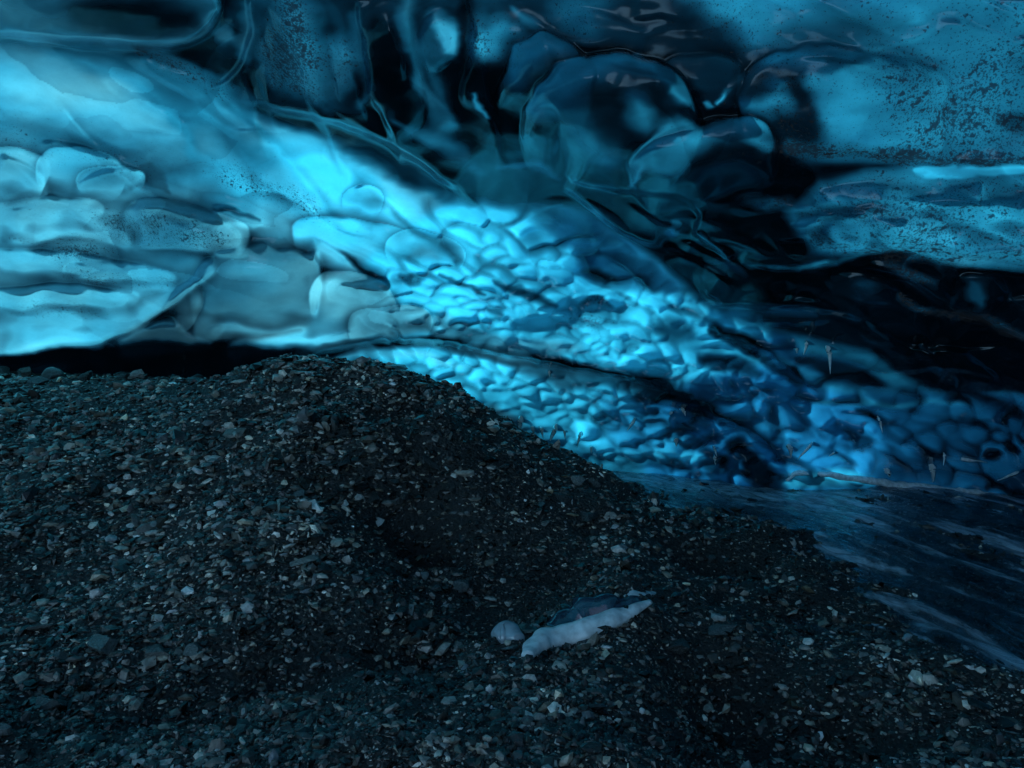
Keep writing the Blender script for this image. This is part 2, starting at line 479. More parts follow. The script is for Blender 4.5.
def dome(cx, cy, rx, ry, ang, A, mode='add', p=1.0):
    m = max(rx, ry) * 1.1
    W = window(cx - m, cx + m, cy - m, cy + m)
    if W is None: return
    c, s_ = math.cos(radians(ang)), math.sin(radians(ang))
    x = WX[W] - cx; y = WY[W] - cy
    q = ((x * c + y * s_) / rx) ** 2 + ((-x * s_ + y * c) / ry) ** 2
    H[W] += A * np.clip(1 - q, 0, 1) ** p


def lens(cx, cy, rx, ry, ang, d0, d1, A, tint=.5, e=.55, a=1.0, off=(0, .15), sm=.8):
    """a melted dome: dark underside, rim light and edge shade painted into its density"""
    m = max(rx, ry) * 2.0
    W = window(cx - m, cx + m, cy - m, cy + m)
    if W is None: return
    c, s_ = math.cos(radians(ang)), math.sin(radians(ang))
    wob = .16 * min(rx, ry)
    x = WX[W] - cx + wob * N1.fbm(PX[W] / 38 + cx, PY[W] / 38, 2); y = WY[W] - cy + wob * N2.fbm(PX[W] / 38, PY[W] / 38 + cy, 2)
    u = (x * c + y * s_) / rx; v = (-x * s_ + y * c) / ry
    v = np.where(v > 0, v * .72, v)                       # hangs out longer on its lower side
    r_ = (np.abs(u) ** 2.3 + np.abs(v) ** 2.3) ** (1 / 2.3)
    q = r_ * r_
    low = 1 - smooth(.05, .75, v)                         # and fades there into the next one
    ins = (1 - smooth(.95, 1.0, r_)) * low
    H[W] = H[W] * (1 - ins * .5) + A * np.clip(1 - q, 0, 1) ** e * low
    qo = (u - off[0]) ** 2 + (v - off[1]) ** 2
    d = d0 + (d1 - d0) * smooth(.45, 1.12, qo ** .5)  # off-centre darkening paints the dome's shaded side, brighter towards its rim
    DENS_SHADE[W] += (d - DENS_SHADE[W]) * ins * a
    seam_shade = smooth(.975, 1.0, r_) * np.exp(-np.maximum(r_ - 1, 0) / .13) * low * sm  # shade painted just outside the rim, fading outward
    DENS_SHADE[W] += (1.35 - DENS_SHADE[W]) * seam_shade * (DENS_SHADE[W] < 1.35)
    TINT[W] += (tint - TINT[W]) * ins * a


def stroke(pts, r, soft, dens_shade=None, tint=None, spk=None, a=1.0, taper=0.0):  # brush for ice tone, painted rim light and shade
    P = spline(pts) if len(pts) > 1 else [pts[0], (pts[0][0] + .1, pts[0][1])]
    rm = max(r) if isinstance(r, (list, tuple)) else r
    m = rm + soft + 12
    W = window(min(p[0] for p in P) - m, max(p[0] for p in P) + m, min(p[1] for p in P) - m, max(p[1] for p in P) + m)
    if W is None: return
    d, sg, run = poly_dist(P, SX[W], SY[W])
    rr = np.interp(run, np.linspace(0, 1, len(r)), r) if isinstance(r, (list, tuple)) else r
    if not isinstance(r, (list, tuple)) and len(pts) > 1:
        rr = rr * np.sqrt(smooth(-.06, .4, run) * smooth(-.06, .4, 1 - run))
        if dens_shade is not None and dens_shade < .6 and r <= 5: a = a * .65; soft = soft * 1.3
    f = a * (1 - smooth(-min(soft * .7, rm), soft * 1.25, d - rr))
    if taper: f = f * smooth(0, taper, run) * smooth(0, taper, 1 - run)
    for arr, v in ((DENS_SHADE, dens_shade), (TINT, tint), (SPK, spk)):
        if v is not None: arr[W] += (v - arr[W]) * f


def zone(pts, soft, dens_shade=None, tint=None, spk=None, a=1.0):
    m = soft * 1.5 + 10
    W = window(min(p[0] for p in pts) - m, max(p[0] for p in pts) + m, min(p[1] for p in pts) - m, max(p[1] for p in pts) + m)
    if W is None: return
    X, Y = WX[W], WY[W]
    inside = np.zeros(X.shape, bool)
    Q = list(pts) + [pts[0]]
    for (x1, y1), (x2, y2) in zip(Q, Q[1:]):
        if y1 == y2: continue
        c = (Y > min(y1, y2)) & (Y <= max(y1, y2)) & (X < (x2 - x1) * (Y - y1) / (y2 - y1) + x1)
        inside ^= c
    d, _, _ = poly_dist(Q, X, Y)
    sd = np.where(inside, d, -d)
    f = a * smooth(-soft, soft, sd)
    for arr, v in ((DENS_SHADE, dens_shade), (TINT, tint), (SPK, spk)):
        if v is not None: arr[W] += (v - arr[W]) * f


# ---- clean, dirty and deep parts of the ice, rim light and shade painted in
#DENS_SHADE-BEGIN
zone([(-900, 362), (0, 360), (120, 352), (300, 354), (320, 380), (300, 900), (-900, 900)], 4, 1.5, .4, .05)
zone([(-900, 10), (0, 40), (60, 45), (130, 72), (220, 102), (330, 140), (400, 165), (455, 212), (520, 215), (420, 260), (400, 345), (-900, 370)], 7, .25, .32, .12)
zone([(395, 232), (470, 196), (520, 213), (560, 240), (640, 282), (720, 312), (800, 352), (790, 410), (740, 450), (600, 450), (480, 410), (370, 356), (350, 280)], 9, .05, .56, .08)
zone([(640, 395), (760, 365), (860, 395), (1900, 415), (1900, 560), (640, 560)], 12, .30, 1.0, .05)
zone([(640, -60), (1900, -60), (1900, 168), (900, 162), (800, 132), (745, 82)], 14, .47, .62, .42)
zone([(820, 180), (1900, 172), (1900, 272), (900, 264), (800, 250)], 7, .42, .52, .6)
zone([(690, 170), (780, 158), (900, 164), (820, 180), (785, 212), (810, 255), (890, 262), (960, 275), (1900, 300), (1900, 410), (940, 396), (870, 350), (790, 335), (740, 310), (700, 300), (640, 245), (600, 205), (640, 185)], 8, 1.45, .6, .1)
zone([(215, -60), (640, -60), (700, 40), (750, 85), (720, 160), (690, 215), (600, 190), (500, 172), (330, 132), (240, 100), (170, 45), (215, 20)], 10, 1.12, .5, .2)
zone([(-900, -80), (222, -80), (218, 15), (182, 42), (100, 39), (-900, 25)], 5, .62, .40, .05)
# upper left lobe: darker core, rim light painted along its edge
stroke([(80, 12), (150, 18), (190, 14)], 14, 22, 1.15, .3)
stroke([(60, 33), (120, 40), (178, 42), (203, 30), (216, 8)], 2.5, 4, .2, .3)
stroke([(0, 32), (60, 37), (100, 41)], 2, 4, .6, .3)
# dark pocket right of the lobe
stroke([(190, 55), (225, 70), (250, 60)], 12, 12, 1.25)
stroke([(215, 30), (235, 40)], 8, 8, .5, .4)
stroke([(250, 5), (246, 45), (225, 80), (210, 86)], 3, 5, .45, .35)
stroke([(110, 42), (160, 55), (210, 85), (240, 98)], 5, 8, .45, .3, .9)
stroke([(290, 5), (300, 60), (320, 105)], 16, 22, .42, .4, .85)
stroke([(270, 35), (275, 85)], 10, 14, .75, .4, .7)
stroke([(345, 40), (340, 90)], 12, 16, .62, .4, .5)
stroke([(330, 0), (350, 25)], 14, 14, 1.1)
stroke([(390, 40), (400, 80), (420, 115)], 16, 12, 1.35)
stroke([(352, 15), (362, 50), (370, 85), (366, 105)], 3, 5, .45, .4)
stroke([(405, 0), (412, 40), (420, 75), (432, 100), (458, 125)], 5, 9, .5, .4)
stroke([(440, 110), (455, 95)], 14, 14, .95)
stroke([(437, 20), (446, 40), (440, 55)], 11, 12, .34, .35)
stroke([(425, 30), (436, 60), (458, 62)], 4, 5, .95)
stroke([(466, 0), (468, 50), (462, 100)], 8, 8, 1.4)
stroke([(475, 30), (505, 60)], 18, 16, .40, .45, .7)
stroke([(470, 90), (478, 118)], 4, 5, .38, .5)
stroke([(500, 95), (510, 130), (520, 150)], 18, 12, 1.4)
stroke([(512, 12), (545, 30)], 2, 3, .4, .4)
stroke([(500, 40), (520, 55)], 12, 14, .42, .5, .4)
# ceiling domes, highlights and rim light painted as clearer ice
stroke([(640, 20), (690, 40), (745, 70)], 24, 22, 1.2)
stroke([(590, 10), (560, 30)], 20, 20, .62, .5, .4)
stroke([(500, 30), (520, 50)], 14, 14, .45, .5, .4)
stroke([(512, 10), (548, 32)], 2, 3, .35, .4)
lens(700, 78, 44, 24, -8, 1.0, .42, 8)
lens(845, 106, 104, 62, 6, .44, .30, 17, .58, .5, 1.0, (.1, .1))
lens(548, 82, 46, 48, 10, 1.15, .26, 28, .5, .55, 1.0, (.25, .3))
lens(543, 132, 15, 27, 12, 1.4, .55, 9, .7)
lens(612, 122, 84, 66, 12, 1.15, .26, 36, .52, .5, 1.0, (.32, .0))
stroke([(566, 112), (588, 145), (618, 168)], 12, 20, .55, .55)
stroke([(548, 108), (565, 84), (600, 66)], 6, 12, .30, .5)
stroke([(640, 62), (670, 84), (688, 104)], 3, 6, .40, .5)
stroke([(630, 98), (652, 128)], 8, 14, .48, .55)
lens(702, 162, 76, 42, -12, 1.25, .30, 30, .52, .5, 1.0, (.28, .38))
stroke([(668, 160), (684, 150)], 7, 12, .55, .6)
stroke([(668, 128), (690, 124), (715, 126)], 4, 9, .50, .5)
stroke([(704, 104), (712, 104)], 2.5, 2, .08, .4)
stroke([(745, 92), (765, 80), (790, 78), (802, 95), (805, 125), (790, 142)], 9, 10, 1.15)
stroke([(766, 80), (782, 80)], 6, 6, .42, .5)
stroke([(780, 115), (800, 140), (770, 150)], 18, 16, 1.15, .5, .5)
stroke([(716, 100), (735, 83), (760, 65), (790, 56), (814, 52)], [.6, 1.4, 2, 1.6, .5], 2.5, .14, .4)
stroke([(850, 80), (880, 110)], 34, 22, .36, .55, .35)
stroke([(830, 50), (870, 45), (880, 50)], 5, 4, .36, .5)
stroke([(828, 58), (850, 62), (878, 55), (905, 75), (920, 110)], 3, 6, .68, .6)
stroke([(912, 55), (925, 75), (930, 105)], 2, 4, .40, .4)
stroke([(770, 15), (840, 25)], 26, 25, .46, .55, .3)
stroke([(790, 35), (900, 30)], 10, 16, .82, .5)
stroke([(900, 60), (1044, 60)], 34, 40, .52, .5, .58)
stroke([(900, 110), (1044, 130)], 32, 40, .48, .5, .68)
stroke([(1000, 122), (1050, 125)], 9, 8, .9, .5, .95)
stroke([(790, 147), (870, 152), (960, 160), (1030, 164)], [5, 6, 5, 5], 7, .7, .5, .95)
stroke([(955, 169), (990, 171), (1900, 172)], [3, 5, 6, 6], 2, .16, .55, 0)
# black overhang details
stroke([(830, 200), (870, 185), (930, 190)], 9, 10, .40, .45, .5)
stroke([(850, 225), (900, 222), (950, 240)], 15, 10, .40, .45, .62)
stroke([(812, 232), (830, 240)], 7, 9, .9, .5, .8)
stroke([(792, 226), (825, 214), (845, 212)], 1.4, 2, .4, .4)
stroke([(985, 210), (1005, 216)], 6, 5, .34, .5)
stroke([(940, 262), (980, 262), (1040, 272)], 4, 4, .5, .35)
stroke([(800, 215), (880, 208)], 3, 6, .8, .5, .65)
stroke([(770, 268), (810, 270), (850, 262), (885, 256)], [1, 3, 4, 2], 4, .5, .5)
stroke([(885, 262), (910, 275), (935, 285)], 5, 6, .6, .5, .8)
stroke([(855, 290), (875, 290)], 5, 5, .55, .6, .6)
stroke([(975, 280), (978, 305)], 7, 6, .45, .75)
stroke([(955, 302), (960, 290)], 2.5, 4, .5, .5)
stroke([(998, 280), (1008, 298)], 2, 3, .55, .5)
stroke([(900, 295), (925, 310), (980, 318), (1030, 338)], [2, 4, 5, 5], 5, .62, .5, .9)
stroke([(770, 310), (800, 312), (820, 318)], [6, 9, 4], 8, .62, .9)
stroke([(862, 322), (880, 335), (890, 342), (870, 338)], 1.2, 2.5, .6, .6)
stroke([(920, 342), (935, 360), (945, 368)], 1.6, 3, .6, .7)
stroke([(985, 395), (1030, 405)], 9, 6, .55, .9, .5)
stroke([(735, 190), (765, 205)], 3, 7, .9, .5, .5)
stroke([(760, 205), (790, 200)], 3, 8, .9, .5, .6)
# dark band over the bright wall
stroke([(235, 100), (300, 112), (360, 140), (420, 175), (470, 195)], [5, 13, 16, 15, 6], 9, 1.15, .5, .2)
stroke([(330, 105), (400, 130), (470, 160), (550, 180)], 8, 10, .98, .5)
stroke([(395, 120), (430, 135), (470, 150)], 5, 9, .6, .5)
stroke([(480, 140), (540, 145)], 5, 8, .75, .5)
stroke([(470, 185), (520, 190), (600, 200), (670, 230)], [6, 9, 12, 10], 6, 1.3)
stroke([(470, 178), (487, 183)], 3, 3, .35, .6)
stroke([(500, 168), (530, 160), (560, 172)], 3, 6, .55, .6)
stroke([(640, 192), (672, 198), (695, 212)], 2, 4, .5, .6)
stroke([(668, 220), (678, 224)], 2.5, 3, .3, .4)
stroke([(660, 238), (676, 236)], 6, 5, .55, 1)
stroke([(702, 236), (716, 248), (727, 262)], 1.5, 2.5, .32, .4)
stroke([(575, 205), (600, 222), (630, 240), (655, 246)], 1.0, 2, .4, .3)
stroke([(500, 225), (530, 215), (560, 205)], 1.2, 2, .25, .4)
stroke([(555, 228), (600, 240)], 12, 12, .55, .8)
stroke([(585, 262), (640, 275), (670, 290)], 13, 10, .45, .85)
stroke([(695, 278), (715, 270), (745, 275)], 5, 9, .85, .8)
stroke([(705, 290), (722, 303)], 1.2, 2, .45, .5)
# bright wall: darker veils and lines
stroke([(-60, 125), (0, 132), (60, 142), (140, 162), (230, 178)], [16, 15, 14, 12, 5], 18, .42, .35, .35)
stroke([(60, 45), (140, 85), (215, 120), (260, 165)], [4, 10, 9, 4], 16, .40, .45)
stroke([(0, 85), (80, 95), (160, 130)], 18, 22, .0, .22)
stroke([(30, 40), (90, 62), (150, 92), (185, 128), (198, 160)], [2, 5, 4, 3, 2], 7, .32, .45)
stroke([(120, 48), (190, 75), (245, 108)], [2, 7, 5], 7, .6, .45)
stroke([(235, 108), (270, 140), (310, 190), (340, 228)], [3, 3, 3, 2], 5, .55, .5)
stroke([(280, 150), (340, 190), (400, 215)], 18, 22, .02, .45)
stroke([(350, 192), (362, 186), (376, 200)], 10, 8, .16, .5)
stroke([(210, 165), (290, 200), (325, 222)], 10, 14, .14, .42, .55)
stroke([(132, 184), (152, 174), (172, 190)], 7, 3, .62, .3)
stroke([(0, 205), (60, 210), (110, 222)], 14, 12, .30, .30, .3)
stroke([(100, 225), (170, 228), (220, 240)], 12, 14, .36, .25, .75)
stroke([(10, 236), (40, 241), (70, 235), (110, 240)], 2.5, 4, .7, .3, .5)
stroke([(0, 240), (22, 244)], 2, 3, .9, .4)
stroke([(40, 250), (110, 252)], 7, 8, .22, .35, .7)
stroke([(140, 248), (180, 248), (225, 257), (248, 259)], 2.5, 3, .7, .3)
stroke([(212, 207), (235, 213), (258, 222)], 1.2, 2, .8, .4)
stroke([(55, 262), (75, 275), (140, 281), (190, 280)], 4, 7, .34, .35, .75)
stroke([(0, 308), (60, 312), (110, 312)], 5, 9, .36, .35, .7)
stroke([(110, 315), (130, 310)], 8, 14, .55, .3)
stroke([(40, 322), (60, 318)], 6, 6, .25, .35)
stroke([(60, 306), (85, 306)], 2, 2, .0, .15)
# grey bulges
zone([(190, 285), (225, 262), (262, 246), (300, 245), (316, 270), (318, 300), (305, 328), (262, 332), (210, 325), (190, 310)], 6, .40, .26, .1)
zone([(112, 345), (140, 322), (190, 288), (215, 300), (222, 330), (260, 335), (300, 330), (210, 350)], 5, .85, .15, .1)
stroke([(172, 300), (182, 292), (196, 305)], 6, 7, .48, .15)
stroke([(115, 342), (145, 326), (170, 322)], 2, 5, .5, .2)
stroke([(215, 330), (250, 327), (300, 328)], 4, 6, .38, .2)
stroke([(310, 250), (318, 275), (316, 310)], 1, 2, .55, .3)
zone([(320, 282), (350, 262), (400, 300), (370, 322), (322, 322)], 6, .16, .25, .1)
zone([(345, 335), (370, 308), (405, 312), (415, 328), (390, 340)], 5, .20, .2, .1)
zone([(415, 322), (440, 310), (480, 330), (520, 345), (440, 345)], 6, .22, .28, .1)
stroke([(312, 238), (335, 250), (358, 268), (385, 283)], [.3, .8, 1.6, 2.6, .4], 2.2, .8)
for q_ in [(253, 292, 66, 46, -8, .58, .40, 16, .26), (352, 300, 44, 30, 15, .30, .20, 12, .2), (388, 326, 42, 20, -6, .34, .24, 10, .22), (183, 304, 18, 24, 35, .7, .4, 8, .15),
           (18, 172, 34, 26, 20, .18, .10, 9, .3), (82, 172, 48, 24, 10, .20, .12, 9, .3), (112, 178, 36, 14, 0, .34, .16, 5, .3), (188, 228, 64, 24, 12, .42, .22, 10, .25), (40, 214, 66, 18, -4, .42, .25, 7, .25),
           (50, 264, 78, 15, 6, .30, .18, 8, .35), (118, 274, 58, 13, 4, .32, .2, 7, .35), (40, 300, 100, 14, -2, .30, .18, 8, .3), (362, 200, 20, 16, 20, .24, .14, 6, .45), (350, 238, 62, 20, 5, .16, .10, 7, .45), (425, 252, 40, 20, 10, .30, .12, 8, .45)]:
    lens(*q_, .55, 1.0, (.1, .35), .20)
# base: black ice under the left wall
stroke([(-600, 372), (0, 366), (60, 360), (120, 352), (190, 350), (250, 352), (310, 354), (350, 352)], [9, 9, 9, 9, 10, 8, 6, 4], 6, 1.4, .4)
stroke([(0, 352), (60, 348), (110, 345)], 2.5, 4, .0, .25)
stroke([(300, 356), (360, 345), (430, 342), (470, 350), (520, 360), (580, 374), (640, 385), (690, 395)], [2, 3.5, 3.5, 5, 7, 8, 6, 4], 4, 1.1, .3)
stroke([(330, 360), (370, 353), (420, 356), (470, 370)], 4, 5, .0, .3)
stroke([(520, 372), (560, 380), (620, 386)], 7, 7, .7, .4)
stroke([(470, 408), (505, 425), (540, 445)], 9, 8, .75, .25)
# centre: dark pockets between scales
stroke([(402, 277), (415, 280), (424, 279)], 5, 4, .6, .5, .6)
stroke([(412, 258), (425, 254), (440, 260)], 4, 5, .5, .3)
stroke([(440, 276), (462, 284), (480, 296)], 1.2, 2, .7, .5)
stroke([(485, 262), (520, 268)], 4, 7, .28, .4)
stroke([(492, 281), (515, 288), (530, 296), (556, 307)], [.3, 3, 4, .4], 3.5, .9, .6)
stroke([(582, 305), (600, 302), (614, 309)], 3.5, 3, .75, .5, .7)
stroke([(565, 318), (610, 325)], 10, 10, .16, .5, .5)
stroke([(485, 312), (500, 318)], 2.5, 3, .7)
stroke([(585, 272), (612, 277)], 4, 4, .9, .7)
stroke([(655, 325), (690, 335)], 9, 7, .5, .5, .3)
stroke([(470, 345), (520, 350), (580, 350)], 8, 10, .25, .35)
stroke([(690, 312), (712, 320)], 6, 5, .25, .4)
stroke([(733, 312), (762, 318)], 5, 4, .25, .45)
stroke([(715, 330), (740, 342), (768, 358), (800, 380)], [4, 7, 8, 5], 4, 1.3)
stroke([(700, 360), (735, 366), (760, 378)], 6, 6, 1.0, .8)
stroke([(760, 345), (800, 360)], 12, 9, .5, .9)
stroke([(800, 362), (850, 372), (880, 385)], 9, 8, 1.2, .9)
stroke([(775, 361), (790, 366)], 4, 4, .1, .6)
stroke([(800, 370), (822, 376)], 4, 4, .2, .7)
stroke([(640, 396), (680, 402), (720, 415), (765, 440)], [3, 6, 8, 6], 5, 1.25)
stroke([(665, 420), (690, 440), (720, 462)], [2, 4, 4], 4, 1.1, 1)
stroke([(600, 405), (640, 430), (690, 455)], 20, 20, .20, .75)
stroke([(720, 400), (760, 420), (790, 435)], 14, 12, .22, .85)
stroke([(770, 420), (820, 432), (855, 455)], 22, 18, .22, .95, None, .8)
stroke([(735, 445), (755, 470), (775, 488)], [5, 10, 8], 6, 1.3, 1)
stroke([(880, 400), (960, 420), (1030, 440)], 18, 20, .75, .9)
stroke([(930, 440), (1040, 465)], 20, 20, 1.0, .9)
stroke([(800, 400), (880, 402), (970, 404)], 1.6, 3, .35, .5)
stroke([(860, 410), (898, 424)], 3, 4, 1.2, 1)
stroke([(930, 370), (970, 395), (1030, 425)], 6, 8, 1.35)
stroke([(775, 482), (830, 478), (880, 482)], 7, 7, .12, .55, 0)
stroke([(880, 484), (890, 486)], 6, 5, .8, .9)
stroke([(610, 459), (650, 455), (700, 460)], 4, 5, .10, .5)
stroke([(700, 466), (725, 470)], 6, 5, .8, .8)
zone([(480, 120), (560, 120), (600, 165), (640, 185), (600, 192), (520, 182), (470, 160)], 10, 1.4, .5, .05, .85)
zone([(0, 198), (120, 205), (200, 215), (250, 245), (180, 300), (120, 335), (-200, 345), (-200, 198)], 16, .28, .28, None, .8)
zone([(700, 268), (800, 275), (900, 262), (1900, 300), (1900, 420), (940, 392), (870, 345), (780, 330)], 8, 1.5, .6, None, .5)
stroke([(470, 190), (540, 188), (600, 200)], 10, 10, 1.4)
stroke([(880, 476), (950, 468), (1050, 482)], 14, 18, .95, 1)
stroke([(900, 430), (1050, 450)], 24, 24, .75, 1, None, .8)
stroke([(560, 222), (610, 240), (670, 285)], 14, 14, .62, .85)
stroke([(600, 205), (650, 240), (690, 275)], 8, 9, 1.3, .6)
zone([(470, 60), (500, 60), (520, 110), (535, 140), (565, 150), (575, 176), (620, 192), (660, 200), (720, 200), (700, 220), (600, 205), (500, 182), (455, 140)], 9, 1.5, .5, .05, .8)
stroke([(640, 15), (700, 45), (760, 72)], 20, 18, 1.25, .5, None, .8)
stroke([(505, 150), (545, 158), (580, 180), (620, 190), (670, 200)], [10, 16, 15, 10, 10], 9, 1.5, .5)
stroke([(640, 178), (680, 192), (740, 180), (780, 165)], [8, 10, 14, 10], 10, 1.4, .5)
stroke([(500, 168), (530, 165), (556, 176)], [1, 4, 1], 5, .75, .6)
stroke([(596, 64), (615, 60), (636, 61), (652, 70)], [1, 3, 3, 1], 4, .24, .5)  # rim light and lit spots of the domes, painted as clearer ice
stroke([(655, 73), (672, 88), (688, 106)], [1, 2, 1], 3, .45, .5)
stroke([(512, 62), (526, 46), (546, 38), (562, 44)], [2, 6, 5, 2], 8, .36, .5)
stroke([(476, 92), (480, 104), (485, 119)], [1, 3, 1], 3, .34, .5)
stroke([(630, 184), (648, 154), (668, 131)], [1, 4, 2], 5, .34, .5)
stroke([(668, 129), (700, 122), (732, 127), (770, 148)], [2, 5, 4, 1], 6, .5, .5)
stroke([(664, 166), (672, 152), (684, 148)], [3, 8, 3], 8, .48, .6)
stroke([(690, 60), (735, 78), (760, 90)], [8, 10, 4], 10, 1.15, .5)
stroke([(686, 112), (700, 118), (720, 112)], [4, 6, 4], 5, 1.3, .5)
stroke([(345, 118), (400, 140), (450, 168), (475, 182)], [4, 9, 8, 4], 8, 1.35, .4)
stroke([(380, 30), (392, 70), (412, 110)], [10, 13, 8], 9, 1.4, .5)
stroke([(452, 75), (462, 105), (470, 125)], [6, 9, 5], 8, 1.4, .5)
stroke([(215, 55), (240, 72), (262, 90)], [6, 10, 5], 8, 1.3, .5)
#DENS_SHADE-END

# ---- relief
domes = [  # cx, cy, rx, ry, angle, height
    
    (437, 42, 22, 34, 8, 14), (437, 42, 12, 20, 8, -6), (110, 10, 125, 40, 2, 24),
    (395, 70, 30, 70, -12, 14), (300, 50, 36, 70, -8, 10),
     (450, 332, 60, 20, 4, 8),
    (165, 340, 60, 26, -12, 12), 
     (45, 318, 30, 8, 0, 4),
    (130, 110, 110, 40, 28, 9), (300, 170, 90, 34, 36, 10), (350, 235, 60, 20, 4, 7), 
    (580, 222, 50, 24, 18, 12), (620, 275, 60, 22, 16, 12), (545, 245, 28, 20, 10, 9), (600, 315, 46, 18, 8, 9), (560, 330, 50, 14, 6, 6),
    (870, 200, 60, 18, 4, 9), (895, 228, 62, 22, 10, 11), (985, 205, 60, 24, 6, 8), (978, 292, 26, 24, 0, 10), (865, 290, 40, 14, 10, 8), (790, 310, 50, 16, 6, 8), (740, 285, 50, 20, 8, 9),
    (830, 484, 62, 13, 2, 6), (650, 462, 70, 10, 5, 5), (740, 410, 56, 26, 28, 12), (800, 425, 32, 36, 0, 9), (845, 445, 30, 34, 10, 9), (770, 350, 40, 20, 20, 8), (900, 440, 60, 30, 14, 8), (680, 425, 60, 20, 26, 8), (640, 440, 60, 26, 14, 7), (960, 370, 50, 18, 28, 8), (560, 415, 60, 24, 10, 6),
]
for q in domes: dome(*q)
folds = [  # points, height, width, sharpness, side that stands proud (1: below a line drawn to the right)
    ([(-90, 31), (0, 33), (60, 38), (120, 42), (180, 43), (206, 30), (220, 8), (222, -40)], 20, 40, 1.5, -1),
    ([(30, 38), (90, 62), (150, 94), (185, 130), (198, 162)], 6, 40, 3, 1),
    ([(120, 48), (190, 76), (235, 106), (270, 140), (310, 190), (340, 228)], 8, 60, 3, 1),
    ([(236, 100), (330, 122), (400, 150), (450, 186), (476, 200)], 16, 40, 2, -1),
    ([(340, 150), (370, 154), (392, 170), (400, 182)], 4, 16, 1.5, 1),
    ([(350, 190), (365, 184), (382, 200), (388, 214)], 4, 14, 1.5, 1),
    ([(310, 236), (335, 250), (360, 270), (398, 288)], 8, 30, 1.5, 1),
    ([(0, 242), (30, 245), (60, 236), (90, 238), (132, 253)], 6, 22, 1.2, -1),
    ([(135, 248), (180, 247), (225, 258), (252, 258)], 7, 22, 1.2, -1),
    ([(128, 208), (160, 204), (200, 212), (228, 226), (246, 246)], 6, 24, 1.5, 1),
    ([(210, 206), (236, 212), (260, 222)], 5, 18, 1, 1),
    ([(0, 153), (30, 165), (46, 180), (48, 194)], 6, 26, 1.2, 1),
    ([(34, 142), (70, 143), (105, 155), (150, 172)], 6, 24, 1.2, 1),
    ([(70, 186), (110, 168), (150, 172)], 4, 16, 1.2, 1),
    ([(0, 293), (50, 285), (120, 285), (186, 284)], 5, 18, 1.5, 1),
    ([(0, 272), (30, 264), (60, 272), (110, 284)], 4, 18, 1.5, -1),
    ([(0, 354), (60, 349), (95, 345), (135, 326), (165, 308), (190, 287), (222, 268)], 14, 40, 1.5, -1),
    ([(110, 346), (140, 326), (168, 320), (190, 335), (220, 346)], 8, 20, 2, 1),
    ([(200, 330), (225, 324), (270, 332), (310, 326)], 6, 16, 1.5, 1),
    ([(220, 350), (250, 338), (300, 340), (360, 330)], 6, 16, 1.5, 1),
    ([(300, 355), (360, 344), (430, 341), (480, 352), (540, 364), (600, 374), (650, 384), (700, 396)], 11, 22, 1.3, -1),
    ([(316, 248), (320, 280), (314, 322)], 5, 26, 1.2, 1),
    ([(712, 104), (740, 78), (775, 58), (812, 51), (850, 48), (890, 48), (918, 62), (932, 92), (936, 125)], 5, 40, 1.6, 1),
    ([(355, 0), (366, 50), (372, 80), (362, 108)], 8, 16, 2, -1),
    ([(402, -20), (412, 40), (424, 80), (462, 126)], 10, 22, 2, 1),
    ([(250, -10), (248, 40), (228, 78), (205, 90)], 8, 18, 2, -1),
    ([(466, -20), (470, 40), (464, 110)], 8, 20, 2, -1),
    ([(560, 185), (600, 216), (635, 240), (664, 246)], 12, 30, 1.2, -1),
    ([(560, 172), (590, 185), (640, 192), (680, 198), (700, 216), (688, 228)], 9, 24, 1.2, -1),
    ([(690, 232), (712, 244), (729, 264)], 8, 20, 1.2, -1),
    ([(725, 266), (800, 268), (850, 260), (900, 252), (960, 264), (1060, 280)], 12, 30, 1.3, -1),
    ([(690, 285), (722, 305), (800, 308), (870, 322)], 9, 24, 1.3, -1),
    ([(800, 150), (860, 152), (930, 160), (1050, 166)], 6, 24, 1.2, -1),
    ([(955, 166), (990, 168), (1060, 168)], 5, 10, 1.0, -1),
    ([(790, 228), (820, 214), (850, 211), (910, 225)], 5, 18, 1.2, 1),
    ([(930, 250), (960, 256), (1000, 255), (1050, 258)], 6, 16, 1.2, -1),
    ([(860, 270), (910, 282), (960, 310), (1050, 345)], 9, 22, 1.5, -1),
    ([(860, 320), (882, 330), (895, 343), (872, 341), (860, 328)], 4, 10, 1.2, 1),
    ([(920, 340), (935, 360), (950, 372)], 5, 14, 1.2, 1),
    ([(780, 400), (860, 402), (980, 406)], 6, 18, 1.2, -1),
    ([(640, 396), (690, 404), (735, 424), (770, 448), (790, 480)], 10, 22, 1.4, -1),
    ([(700, 326), (750, 346), (800, 380), (830, 400)], 9, 22, 1.3, -1),
    ([(770, 400), (782, 430), (790, 450)], 4, 14, 1.2, 1), ([(822, 425), (840, 420), (858, 438), (870, 462)], 4, 14, 1.2, 1),
    ([(880, 420), (905, 440), (945, 452)], 4, 14, 1.2, 1),
]
for pts, A, w, s, sd in folds: fold(pts, A * (1.15 if pts[0][0] < 340 and pts[0][1] > 130 else 1.0), w, s * .7, sd)
frng = np.random.default_rng(77)
